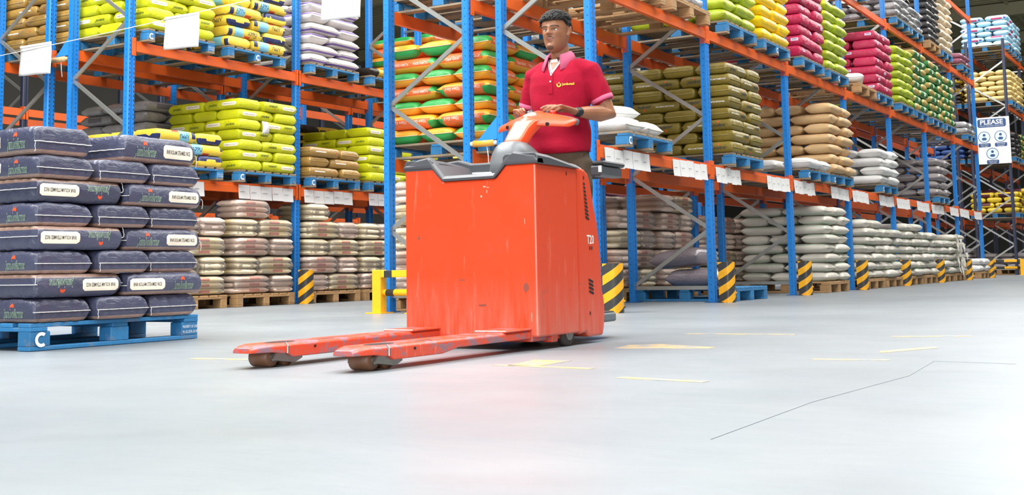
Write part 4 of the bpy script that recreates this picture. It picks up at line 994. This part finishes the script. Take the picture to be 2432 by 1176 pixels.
# platform, backrest bolster
PG = plain('platform_rubber', '6a757c', .6, 0, .2, 30, .1)
plan = [(5.72, 2.94), (6.05, 2.955), (6.13, 3.0), (6.17, 3.1), (6.17, 3.42), (6.13, 3.52), (6.05, 3.56), (5.72, 3.57)]
tp('platform', MB().prism(plan, 'z', .092, .142), PG, b=.012, seg=3)
tp('platform_mat', MB().prism([(a * .97 + 5.9 * .03, b * .97 + 3.25 * .03) for a, b in plan], 'z', .142, .146), RUB)
for y in (2.985, 3.515):
    tp('side_arm', MB().box(5.9, 6.17, y - .035, y + .035, .895, .952, .008), DARK); tp('arm_pad', MB().box(5.93, 6.2, y - .042, y + .042, .955, .982, .01), plain('pad_black', '2f3032', .5))
tp('arm_label', MB().prism([(5.897, .915), (5.897, .95), (5.905, .951), (5.905, .914)], 'y', 2.948, 2.965), WHITEP)
tp('back_pad', MB().box(6.172, 6.2, 3.06, 3.44, .9, .98, .012), DARK)
for y in (3.3, 3.44): tp('back_post', MB().tube([(6.19, y, .86), (6.19, y, .3), (6.15, y, .12), (6.1, y, .115)], .018, 10), DARK, smooth=True)
# steering head: boot, stem and wing-shaped handle
rr = []
for z, x0, x1, hw in ((.88, 5.33, 5.68, .13), (.95, 5.345, 5.66, .125), (1.0, 5.36, 5.625, .11), (1.04, 5.375, 5.56, .085), (1.062, 5.40, 5.53, .06), (1.066, 5.42, 5.515, .04)):
    rr.append([((x0 + x1) / 2 + p[0] * (x1 - x0) / 2, 3.25 + p[1] * hw, z) for p in [(a, b) for a, b, _ in ring(0, 0, 0, 1, 1, 24, 3.2)]])
tp('tiller_boot', MB().loft(rr), plain('boot_grey', '66696c', .38, 0, .1, 20), smooth=True)
rr = []
for x, z, w_, th in ((5.45, 1.02, .058, .036), (5.50, 1.075, .059, .036), (5.55, 1.125, .062, .037), (5.60, 1.165, .072, .036), (5.64, 1.185, .09, .03)):
    d = Vector((.66, 0, .75)); n = Vector((-.75, 0, .66))
    rr.append([tuple(Vector((x, 3.25, z)) + n * (b * th) + Vector((0, a * w_, 0))) for a, b, _ in ring(0, 0, 0, 1, 1, 28, 6)])
tp('tiller_stem', MB().loft(rr), HANDM, smooth=True)
rr = []
for s in [i / 14 for i in range(-14, 15)]:   # wing swept back towards the driver, tips curling down
    a = abs(s); y = 3.25 + s * .235; x = 5.655 + .05 * a ** 1.5 + .015; z = 1.213 - .038 * a ** 1.2; cx = .095 * (1 - .55 * a ** 1.3) * (1 if a < .98 else .6); cz = .042 * (1 - .5 * a) * (1 if a < .98 else .6)
    rr.append([(x + p * cx + (q * .25 * cx), y, z + q * cz + p * cx * .28) for p, q, _ in ring(0, 0, 0, 1, 1, 24, 2.5)])
hd = tp('tiller_head', MB().loft(rr), HANDM, smooth=True)
hbv = BVHTree.FromPolygons([v.co + Vector((5.4, 3.25, 0)) for v in hd.data.vertices], [p.vertices[:] for p in hd.data.polygons])
def on_head(a, b, lift):      # a along the handle, b across its top
    o = Vector((5.63, 3.25, 1.245)) + Vector((0, a, 0)) + Vector((.75, 0, .35)) * b; d = Vector((.35, 0, -.9)).normalized(); h = hbv.ray_cast(o - d * .3, d); return (h[0] if h[0] else o) - d * lift
def emblem(name, r0, r1, l0, l1, m):
    n = 24; P = [on_head(r * math.cos(2 * PI * k / n) * 1.05, r * math.sin(2 * PI * k / n), l) for r, l in ((r0, l0), (r1, l1)) for k in range(n)]
    tp(name, MB().add(P, [(k, (k + 1) % n, n + (k + 1) % n, n + k) for k in range(n)]), m, hd, True)
emblem('head_emblem', .046, .040, .0005, .0035, HANDM); emblem('head_emblem', .040, .034, .0035, .0012, HANDM); emblem('head_emblem', .034, .001, .0012, .0014, plain('emblem_pale', 'f0a58a', .25))
for s in (-1, 1):
    tp('grip', MB().tube([(5.755, 3.25 + s * .055, 1.235), (5.775, 3.25 + s * .09, 1.228), (5.785, 3.25 + s * .17, 1.207), (5.775, 3.25 + s * .225, 1.185)], [.018, .017, .016, .018], 14), plain('grip_grey', '6c6f73', .4), hd, True)
    tp('thumb_wheel', MB().tube([(5.735, 3.25 + s * .035, 1.250), (5.745, 3.25 + s * .075, 1.247)], .021, 18), plain('thumb_dark', '3b4048', .3), hd, True)
    tp('red_button', MB().tube([(5.735, 3.25 + s * .078, 1.247), (5.745, 3.25 + s * .108, 1.242)], .016, 14), plain('button_red', 'd32a17', .35), hd, True)
    hh = hbv.ray_cast(Vector((5.0, 3.25 + s * .125, 1.168)), Vector((1, 0, 0)))[0]
    if hh: tp('screw_hole', MB().tube([hh + Vector((-.005, 0, -.001)), hh + Vector((.006, 0, .001))], .0105, 14), BLACK, hd)
# ------------------------------------------------------------------ the driver
def skin_mat():
    t = NT('skin'); o = t.obj(); nz = t.noise(o, 60, 3, .6); big = t.noise(o, 9, 3, .6)
    col = t.mix(t.ramp(big, .35, .7), (*hexc('8a5a3f'), 1), (*hexc('9a694b'), 1)); t.bump(nz, .08, .002)
    t.set(Base_Color=col, Roughness=.48, Subsurface_Weight=.08); t.b.inputs['Subsurface Radius'].default_value = (.02, .008, .004); return t.m
SKIN = skin_mat(); LIPM = plain('lip', '8a5046', .45); HAIRM = plain('black_hair', '120f0c', .5, 0, 0); BROWM = plain('brow_hair', '241a14', .6)
def cloth(name, c, c2, fold=.5):
    t = NT(name); o = t.obj(); a = t.noise(o, 5, 4, .6, .8); f = t.noise(o, 220, 2, .5)
    col = t.mix(t.ramp(a, .35, .75), (*hexc(c), 1), (*hexc(c2), 1)); h = t.math('ADD', t.math('MULTIPLY', a, 1.0), t.math('MULTIPLY', f, .06)); t.bump(h, fold, .02)
    t.set(Base_Color=col, Roughness=.95); t.set(Specular_IOR_Level=.2); return t.m
SHIRT = cloth('crimson_pique', 'a3122f', '930e2a'); TRIM = plain('pink_rib', 'c4587a', .8, 0, .1, 40); TROUS = cloth('brown_trouser', '5f5446', '554a3e'); LINING = plain('white_plaid', 'd9d6cf', .8); SHOE = plain('black_shoe', '1c1c1e', .5)
MX, MY, MZ = 6.03, 3.265, .146
def Wp(f, l, u): return Vector((MX - f, MY - l, MZ + u))
person = tag(empty('person', (MX, MY, MZ)), 'young man in crimson polo shirt steering the orange pallet truck', 'person')
def local(me_o):
    me_o.data.transform(Matrix.Translation((-MX, -MY, -MZ))); return me_o
def limb(mb, pts, rad, n=14, flat=None):
    """closed tapering limb through world points; rad = radius or (a, b) per point"""
    pts = [Vector(p) for p in pts]; rr = []; prev = None
    for i, p in enumerate(pts):
        d = (pts[min(i + 1, len(pts) - 1)] - pts[max(i - 1, 0)]).normalized(); a = prev if prev is not None else (flat or (Vector((0, 0, 1)) if abs(d.z) < .8 else Vector((1, 0, 0))))
        a = (a - d * a.dot(d)).normalized(); b = d.cross(a); prev = a; ra, rb = rad[i] if isinstance(rad[i], tuple) else (rad[i], rad[i])
        ring_ = [p + a * math.cos(2 * PI * k / n) * ra + b * math.sin(2 * PI * k / n) * rb for k in range(n)]
        if i == 0:
            for s_, q in ((.35, -.8), (.75, -.5)): rr.append([p + (v - p) * s_ + d * q * min(ra, rb) for v in ring_])
        rr.append(ring_)
        if i == len(pts) - 1:
            for s_, q in ((.75, .5), (.35, .8)): rr.append([p + (v - p) * s_ + d * q * min(ra, rb) for v in ring_])
    mb.loft(rr)
def remesh(mb, name, m, voxel, smooth=2, disp=None):
    o = bpy.data.objects.new(name, mb.mesh(name, m)); COL.objects.link(o)
    md = o.modifiers.new('r', 'REMESH'); md.mode = 'VOXEL'; md.voxel_size = voxel
    if smooth: ms = o.modifiers.new('s', 'SMOOTH'); ms.iterations = smooth; ms.factor = .5
    bpy.context.view_layer.update(); dg = bpy.context.evaluated_depsgraph_get()
    me = bpy.data.meshes.new_from_object(o.evaluated_get(dg)); bpy.data.objects.remove(o); me.name = name
    if disp:
        nn = [v.normal.copy() for v in me.vertices]
        for v, n_ in zip(me.vertices, nn): v.co += n_ * disp(v.co)
    me.materials.clear(); me.materials.append(m); me.polygons.foreach_set('use_smooth', [True] * len(me.polygons)); me.update(); return me
# head frame
HY, HZ = math.radians(3), .93
HC = Wp(.037, 0.0, 1.488)
HF, HL = Vector((-math.cos(HY), -math.sin(HY), 0)), Vector((math.sin(HY), -math.cos(HY), 0))
def Hd(f, l, z): return HC + HF * (f + .03 * (z - .12) * 0) + HL * l + Vector((0, 0, z * HZ))
HEAD = [(-.006, .062, .030, .012), (.002, .080, .012, .028), (.018, .088, -.016, .044), (.043, .087, -.046, .0575), (.07, .088, -.070, .0655), (.10, .090, -.087, .0705), (.125, .091, -.096, .0735), (.148, .094, -.100, .0755), (.175, .092, -.102, .0765), (.2, .082, -.097, .073), (.222, .060, -.08, .060), (.238, .032, -.052, .040), (.246, .006, -.022, .016)]
def hprof(t):
    """smooth head outline between the table rows"""
    i = min(int(t), len(HEAD) - 2); q = t - i; P = [HEAD[max(0, min(len(HEAD) - 1, i + k))] for k in (-1, 0, 1, 2)]
    return [.5 * (2 * b_ + (c_ - a_) * q + (2 * a_ - 5 * b_ + 4 * c_ - d_) * q * q + (3 * b_ - a_ - 3 * c_ + d_) * q ** 3) for a_, b_, c_, d_ in zip(*P)]
G = lambda l, z, l0, z0, sl, sz: math.exp(-((l - l0) / sl) ** 2 - ((z - z0) / sz) ** 2)
def relief(l, z):
    r = 0
    if .09 < z < .158: k = max(0, min(1, (.152 - z) / .046)); r += (.004 + .020 * k) * math.exp(-(l / (.0085 + .004 * k)) ** 2) * (1 if z > .101 else math.exp(-((z - .101) / .0045) ** 2))
    r += .004 * G(l, z, 0, .106, .011, .009)
    for s in (-1, 1):
        r += .0065 * G(l, z, s * .0135, .1015, .0065, .006) - .0075 * G(l, z, s * .031, .1275, .017, .010) + .0035 * G(l, z, s * .03, .1475, .024, .0065) + .003 * G(l, z, s * .048, .103, .02, .015) - .002 * G(l, z, s * .04, .07, .014, .018)
    r += .0048 * G(l, z, 0, .0735, .02, .0055) + .0052 * G(l, z, 0, .0615, .017, .0055) - .0022 * G(l, z, 0, .0672, .022, .0022) - .003 * G(l, z, 0, .048, .02, .007) + .004 * G(l, z, 0, .022, .017, .013)
    return r
bm_ = MB(); rr = []
for i in range(0, 97):
    z, fr, bk, hw = hprof(i * (len(HEAD) - 1) / 96); r_ = []
    for k in range(96):
        t = 2 * PI * k / 96; cs, sn = math.cos(t), math.sin(t); p = 2.3; a_ = math.copysign(abs(cs) ** (2 / p), cs); b_ = math.copysign(abs(sn) ** (2 / p), sn)
        l = b_ * hw * (1 - .10 * max(0, a_) ** 2); f = a_ * (fr if a_ > 0 else -bk)
        if a_ > .15: f += relief(l, z) * min(1, (a_ - .15) * 3)
        r_.append(Hd(f, l, z))
    rr.append(r_)
bm_.loft(rr)
for s in (-1, 1):
    limb(bm_, [Hd(.002, s * .074, .150), Hd(-.010, s * .084, .148), Hd(-.014, s * .085, .125), Hd(-.002, s * .077, .100)], [(.010, .005), (.0145, .005), (.0135, .005), (.008, .005)])   # ear
limb(bm_, [Wp(-.035, 0, 1.36), Wp(-.015, 0, 1.45), Wp(.0, 0, 1.52), Wp(.01, 0, 1.58)], [.066, .058, .055, .056])                       # neck
SHL, SHR = Wp(-.03, .182, 1.362), Wp(-.03, -.18, 1.362)
ELL, ELR = Vector((6.105, 2.995, 1.262)), Vector((6.10, 3.53, 1.262)); WRL, WRR = Vector((5.880, 3.085, 1.258)), Vector((5.880, 3.455, 1.262))
for sh, el, wr in ((SHL, ELL, WRL), (SHR, ELR, WRR)):
    limb(bm_, [sh, sh.lerp(el, .35), sh.lerp(el, .7), el, el.lerp(wr, .25), el.lerp(wr, .65), wr], [.056, .055, .050, .046, .048, .038, (.023, .029)])
def hand(wr, kn, side, curl, thumb_to, spread=.0222):
    """palm and five separate fingers closing over the grip; kn = middle knuckle, side = unit vector across the palm towards the thumb"""
    d = (kn - wr).normalized(); upv = side.cross(d); upv = upv if upv.z > 0 else -upv
    limb(bm_, [wr, wr.lerp(kn, .4), wr.lerp(kn, .95)], [(.020, .027), (.0150, .036), (.0105, .039)], flat=upv)
    for i, L in enumerate((.070, .078, .073, .058)):
        o = (1.5 - i) * spread; b0 = wr.lerp(kn, .55) + side * o * .8; p = kn + side * o + d * (.004 if i in (1, 2) else -.004); dirv = d.copy(); path = [b0, p]; seg = (.46, .30, .24); ang = curl[i]
        for q, sg in enumerate(seg):
            rot = Matrix.Rotation(ang[q], 3, side.cross(Vector((0, 0, 0))) if False else side); v1 = rot @ dirv; v2 = Matrix.Rotation(-ang[q], 3, side) @ dirv
            dirv = v1 if v1.dot(-upv) > v2.dot(-upv) else v2; path.append(path[-1] + dirv * L * sg)
        limb(bm_, path, [.0098, .0102, .0088, .0080, .0068], 10)
    tb = wr.lerp(kn, .28) + side * .026; limb(bm_, [wr.lerp(kn, .15) + side * .012, tb, tb.lerp(thumb_to, .55) + upv * .004, thumb_to], [.014, .0135, .0108, .009], 10)
hand(WRL, Vector((5.770, 3.146, 1.284)), Vector((-.35, .80, .08)).normalized(), [(.45, .5, .3), (.85, .65, .4), (.95, .7, .4), (1.05, .7, .4)], Vector((5.745, 3.195, 1.255)))
hand(WRR, Vector((5.773, 3.392, 1.282)), Vector((-.35, -.80, .08)).normalized(), [(.5, .5, .3), (.85, .65, .4), (.95, .7, .4), (1.05, .7, .4)], Vector((5.75, 3.335, 1.255)))
# trunk and legs under the clothes
for z0, f, r in (((.86, 1.0, 1.15, 1.28, 1.37), 0, 0),): limb(bm_, [Wp(-.01, 0, u) for u in z0], [(.10, .145), (.1, .15), (.095, .14), (.1, .155), (.085, .13)], 20, flat=Vector((1, 0, 0)))
for s in (-1, 1): limb(bm_, [Wp(-.01, s * .085, .88), Wp(.0, s * .10, .5), Wp(-.01, s * .11, .1)], [.082, .055, .04])
skin_me = remesh(bm_, 'body', SKIN, .0034, 2); body_o = local(link('body', skin_me, person)); body_bvh = BVHTree.FromPolygons([v.co + Vector((MX, MY, MZ)) for v in skin_me.vertices], [p.vertices[:] for p in skin_me.polygons])
def pchild(name, mb, m, smooth=True, parent=None):
    return local(link(name, mb.mesh(name, m, smooth), parent or person))
def on_face(pts, dirv=None, lift=.0012):
    """project head-frame points (l, z) on to the face"""
    out = []
    for l, z in pts:
        a, b = Hd(.3, l, z), Hd(.0, l, z); h = body_bvh.ray_cast(a, (b - a).normalized()); p = h[0] if h[0] else b; out.append(p + (a - b).normalized() * lift)
    return out
def resample(P, n):
    out = []
    for i in range(n):
        t = i / (n - 1) * (len(P) - 1); k = min(int(t), len(P) - 2); q = t - k; out.append((P[k][0] + (P[k + 1][0] - P[k][0]) * q, P[k][1] + (P[k + 1][1] - P[k][1]) * q))
    return out
def face_patch(name, outline_top, outline_bot, m, lift=.0015):
    n = 19; A, B = resample(outline_top, n), resample(outline_bot, n); P = []
    for r in range(7): P += on_face([(a + (c - a) * r / 6, b + (d - b) * r / 6) for (a, b), (c, d) in zip(A, B)], lift=lift * (1 + .4 * math.sin(PI * r / 6)))
    return pchild(name, MB().add(P, [(r * n + i, r * n + i + 1, (r + 1) * n + i + 1, (r + 1) * n + i) for r in range(6) for i in range(n - 1)]), m)
EYEW = plain('eye_white', 'd8d2ca', .25); IRIS = plain('iris_brown', '1e120c', .15)
for s in (-1, 1):
    c = on_face([(s * .031, .1265)], lift=-.0035)[0]; mb = MB(); nrm = (Hd(.3, s * .04, .126) - Hd(0, s * .033, .126)).normalized(); tx = (Hd(0, 1, 0) - Hd(0, 0, 0)).normalized(); tz = nrm.cross(tx); tz = tz if tz.z > 0 else -tz
    def lens(w_, h_, dep, oz=0, n=16): return [[c + nrm * (dep * math.cos(q)) + tx * (w_ * math.sin(q) * math.cos(2 * PI * k / n)) + tz * (h_ * math.sin(q) * math.sin(2 * PI * k / n) + oz) for k in range(n)] for q in (PI / 2, 1.2, .8, .4, .02)]
    e = pchild('eye', MB().loft(lens(.0135, .0062, .0062)), EYEW); pchild('iris', MB().loft(lens(.0056, .0058, .0072)), IRIS, parent=e) if False else None
    ir = link('iris', MB().loft(lens(.0056, .0057, .0073)).mesh('iris', IRIS, True), e); local(ir)
    up_ = [(s * (.0165 + .0072 * i), .1285 + .0052 * math.sin(PI * i / 4)) for i in range(5)]; face_patch('eyelid', [(a, b + .0042) for a, b in up_], up_, SKIN, .004); face_patch('lash_line', [(a, b + .0010) for a, b in up_], [(a, b - .0008) for a, b in up_], BROWM, .0046)
    face_patch('eyebrow', [(s * (.012 + .0085 * i), .1485 + .0055 * math.sin(PI * (i + .6) / 6)) for i in range(6)], [(s * (.012 + .0085 * i), .1415 + .0075 * math.sin(PI * (i + .6) / 6)) for i in range(6)], BROWM, .0022)
face_patch('moustache', [(-.026, .0745), (-.016, .0835), (-.006, .0865), (0, .085), (.006, .0865), (.016, .0835), (.026, .0745)], [(-.027, .071), (-.016, .0785), (-.006, .0815), (0, .0805), (.006, .0815), (.016, .0785), (.027, .071)], plain('moustache_shade', '4a2f22', .7), .0016)
face_patch('lip', [(-.022, .0685), (-.01, .0745), (0, .0735), (.01, .0745), (.022, .0685)], [(-.022, .0675), (-.01, .0605), (0, .0585), (.01, .0605), (.022, .0675)], LIPM, .0012)
face_patch('lip_line', [(-.021, .0690), (-.01, .0682), (0, .0675), (.01, .0682), (.021, .0690)], [(-.021, .0680), (-.01, .0668), (0, .066), (.01, .0668), (.021, .0680)], plain('lip_line', '4a2822', .6), .0034)
face_patch('chin_beard', [(-.022, .022), (-.012, .026), (0, .030), (.012, .026), (.022, .022)], [(-.018, .008), (-.010, .002), (0, .0), (.010, .002), (.018, .008)], plain('beard_shade', '5c3b2a', .75), .0016)
# hair: locks combed forward over a close cap
E0 = Hd(-.006, 0, .152); mb = MB(); rh = random.Random(5)
def scalp(d, off): return E0 + HF * d.x * (.101 + off) + HL * d.y * (.081 + off) + Vector((0, 0, d.z * (.0885 + off)))
def line(d):   # lowest direction that carries hair: high at the forehead, low behind
    az = math.atan2(abs(d.y), d.x); return .44 if az < .85 else .44 - (az - .85) * .9 if az < 1.25 else .08 if az < 1.9 else .08 - (az - 1.9) * .35
cap = []
for i in range(9):
    row = []
    for k in range(36):
        az = 2 * PI * k / 36; d = Vector((math.cos(az), math.sin(az), 0)); lo = line(d) - .02; el = lo + (1.5 - lo) * i / 8; row.append(scalp(Vector((d.x * math.cos(el), d.y * math.cos(el), math.sin(el))), .004 if i else -.004))
    cap.append(row)
mb.loft(cap)
for i in range(3200):
    d = Vector((rh.gauss(0, 1), rh.gauss(0, 1), rh.gauss(.5, .9))).normalized(); el = math.asin(d.z)
    if el < line(d): continue
    top_ = el > .5 or (d.x > .2 and el > line(d)); n = 6; step = (rh.uniform(.075, .13) if top_ else .035); path = []; comb = Vector((.85, -.42, .0)) if top_ else Vector((-.5, 0, -.8)); wob = rh.uniform(-.5, .5); lift = rh.uniform(.008, .021) if top_ else rh.uniform(.003, .007)
    for q in range(n):
        k = q / (n - 1); path.append(scalp(d, .002 + lift * math.sin(PI * min(1, .12 + k * .95)) ** .8)); c2 = comb + Vector((-comb.y, comb.x, 0)) * (wob + .8 * math.sin(k * 5 + i)); c2 -= d * c2.dot(d); d = (d + c2.normalized() * step).normalized()
        if d.x > .45 and d.z < .30: break
    if len(path) > 2: mb.tube(path, [(.0029 if top_ else .0022) * (1 - .82 * q / (len(path) - 1)) for q in range(len(path))], 5, False)
pchild('hair', mb, HAIRM)
# polo shirt
def tor(u, fr, bk, hw, lean=0, n=36, p=2.5):
    return [Wp(lean + (fr if a > 0 else bk) * abs(a) * (1 if a > 0 else -1), b * hw, u) for a, b, _ in ring(0, 0, 0, 1, 1, n, p)]
mb = MB(); mb.loft([tor(.896, .122, .108, .180, .01), tor(.92, .125, .11, .183, .01), tor(.97, .122, .108, .182, .005), tor(1.05, .118, .105, .176), tor(1.13, .118, .105, .172), tor(1.21, .125, .11, .18, -.005), tor(1.29, .128, .115, .188, -.01), tor(1.35, .118, .112, .185, -.015), tor(1.395, .1, .1, .165, -.02), tor(1.425, .085, .085, .12, -.022), tor(1.448, .072, .075, .082, -.018)])
for sh, el, s in ((SHL, ELL, 1), (SHR, ELR, -1)):
    inn = sh + Vector((0, s * .07, .015)); d = (el - sh).normalized()
    limb(mb, [inn, sh + Vector((0, 0, -.003)), sh.lerp(el, .3), sh.lerp(el, .62)], [(.078, .09), (.068, .076), (.066, .068), (.065, .066)], 20)
def folds(co):
    f, l, u = MX - co.x, MY - co.y, co.z - MZ; q = Vector((f * 5, l * 4, u * 6)); w_ = noise.noise(q * 1.4 + Vector((3, 1, 7))) * .5 + math.sin((u * 30 + l * 16 * (1 if f > 0 else -1)) + noise.noise(q) * 3.4) * .5
    low = max(0, min(1, (1.3 - u) / .3)); return w_ * (.0035 + .0055 * low)
shirt_me = remesh(mb, 'polo_shirt', SHIRT, .0065, 4, folds); shirt_bvh = BVHTree.FromPolygons([v.co.copy() for v in shirt_me.vertices], [p.vertices[:] for p in shirt_me.polygons])
shirt = local(link('polo_shirt', shirt_me, person))
def on_shirt(pts, lift=.002):
    out = []
    for l, u in pts:
        a = Wp(.5, l, u); h = shirt_bvh.ray_cast(a, Vector((1, 0, 0))); out.append((h[0] if h[0] else Wp(.1, l, u)) - Vector((lift, 0, 0)))
    return out
def shirt_grid(name, pts_rows, m, lift=.002, parent=shirt):
    n = len(pts_rows[0]); P = on_shirt([p for r in pts_rows for p in r], lift); return pchild(name, MB().add(P, [(r * n + i, r * n + i + 1, (r + 1) * n + i + 1, (r + 1) * n + i) for r in range(len(pts_rows) - 1) for i in range(n - 1)]), m, True, parent)
# sleeve cuffs
for sh, el, s in ((SHL, ELL, 1), (SHR, ELR, -1)):
    mb = MB(); dd = (el - sh).normalized(); a_ = (Vector((1, 0, 0)) - dd * dd.x).normalized(); b_ = dd.cross(a_)
    mb.loft([[sh.lerp(el, q) + a_ * math.cos(2 * PI * k / 28) * ra + b_ * math.sin(2 * PI * k / 28) * rb for k in range(28)] for q, ra, rb in ((.60, .058, .058), (.60, .0665, .0665), (.67, .068, .068), (.70, .066, .066), (.70, .056, .056))], cap=False); pchild('cuff', mb, TRIM, True, shirt)
# open neck, placket, collar, logo
neck_c = Wp(-.008, 0, 1.442)
shirt_grid('neck_lining', [[(-.045 + .09 * i / 6) * k + .0 for i in range(1)] and [((-.043 + .086 * i / 6) * k, u) for i in range(7)] for u, k in ((1.445, 1), (1.42, .75), (1.39, .45), (1.355, .08))], LINING, .002)
shirt_grid('neck_skin', [[((-.034 + .068 * i / 6) * k, u) for i in range(7)] for u, k in ((1.449, 1), (1.425, .74), (1.40, .42), (1.378, .06))], SKIN, .0045)
shirt_grid('placket', [[(-.014, u), (0, u), (.014, u)] for u in (1.36, 1.33, 1.30, 1.27, 1.235)], SHIRT, .004)
for s in (-1, 1): shirt_grid('placket_edge', [[(s * (.046 * k) - .002, u), (s * .046 * k + .003, u)] for u, k in ((1.44, 1), (1.41, .72), (1.38, .42), (1.35, .06))], LINING, .005)
for u in (1.345, 1.305): 
    c = on_shirt([(.002, u)], .005)[0]; pchild('button', MB().tube([c, c - Vector((.003, 0, 0))], .0055, 10), LINING, True, shirt)
rr = []
for k in range(0, 33):
    th = math.radians(28 + 304 * k / 32); rr.append((math.cos(th), math.sin(th)))
mb = MB(); vs = []
for c_, s_ in rr:
    fr = max(0, c_); drop = .055 * fr ** 1.2
    for rad, dz in ((.058, .052), (.064, .066), (.075, .056), (.094 + .018 * fr, .002 - drop)):
        vs.append(neck_c + Vector((-c_ * rad - .012 * fr, -s_ * rad * 1.06, dz - .030 * fr - (.012 if dz > .04 else 0))))
n = 4; mb.add(vs, [(i * n + q, i * n + q + 1, (i + 1) * n + q + 1, (i + 1) * n + q) for i in range(len(rr) - 1) for q in range(3)])
co = pchild('collar', mb, TRIM, True, shirt); md = co.modifiers.new('t', 'SOLIDIFY'); md.thickness = .004
YL = plain('embroidery_yellow', 'f0d23c', .6)
def logo2d():
    vs = []; fs = []; n = 14
    for k in range(n + 1):
        t = PI * (.8 + 1.35 * k / n)
        for r in (.0075, .0145): vs.append((r * math.cos(t), r * math.sin(t)))
    fs = [(2 * k, 2 * k + 1, 2 * k + 3, 2 * k + 2) for k in range(n)]; return vs, fs
for (vs, fs), ol, ou in ((logo2d(), .055, 1.283), (disc2d(.004, 8), .056, 1.293), (flat_text('Jumbotail', .066, .014, bold=.03), .107, 1.285)):
    P = on_shirt([(ol + x, ou + z) for x, z in vs], .0028); pchild('chest_logo', MB().add(P, fs), YL, False, shirt)
# wristband, chain, trousers, shoes
mb = MB(); d = (ELL - WRL).normalized(); limb(mb, [WRL + d * .004, WRL + d * .024], [(.0285, .0345)] * 2, 20); pchild('wristband', mb, SHOE)
mb = MB(); limb(mb, [Wp(-.008, 0, u) for u in (.80, .87, .93)], [(.105, .15), (.115, .168), (.112, .165)], 24, flat=Vector((1, 0, 0)))
for s in (-1, 1): limb(mb, [Wp(-.01, s * .085, .84), Wp(.0, s * .098, .65), Wp(.008, s * .105, .45), Wp(-.005, s * .11, .25), Wp(-.01, s * .112, .09)], [.097, .085, .07, .062, .06], 18)
pm = remesh(mb, 'trousers', TROUS, .008, 4, lambda co: math.sin(co.z * 40 + noise.noise(co * 6) * 5) * .003); local(link('trousers', pm, person))
for s in (-1, 1):
    mb = MB(); rr = []
    for f, hw, h in ((-.085, .03, .05), (-.07, .038, .075), (-.02, .038, .085), (.04, .043, .065), (.1, .046, .045), (.145, .04, .035), (.165, .02, .02)):
        c = Wp(f, s * .112, 0); rr.append([c + Vector((0, a * hw, max(0.001, (b + 1) / 2 * h))) for a, b, _ in ring(0, 0, 0, 1, 1, 16, 3)])
    pchild('shoe', mb.loft(rr), SHOE)
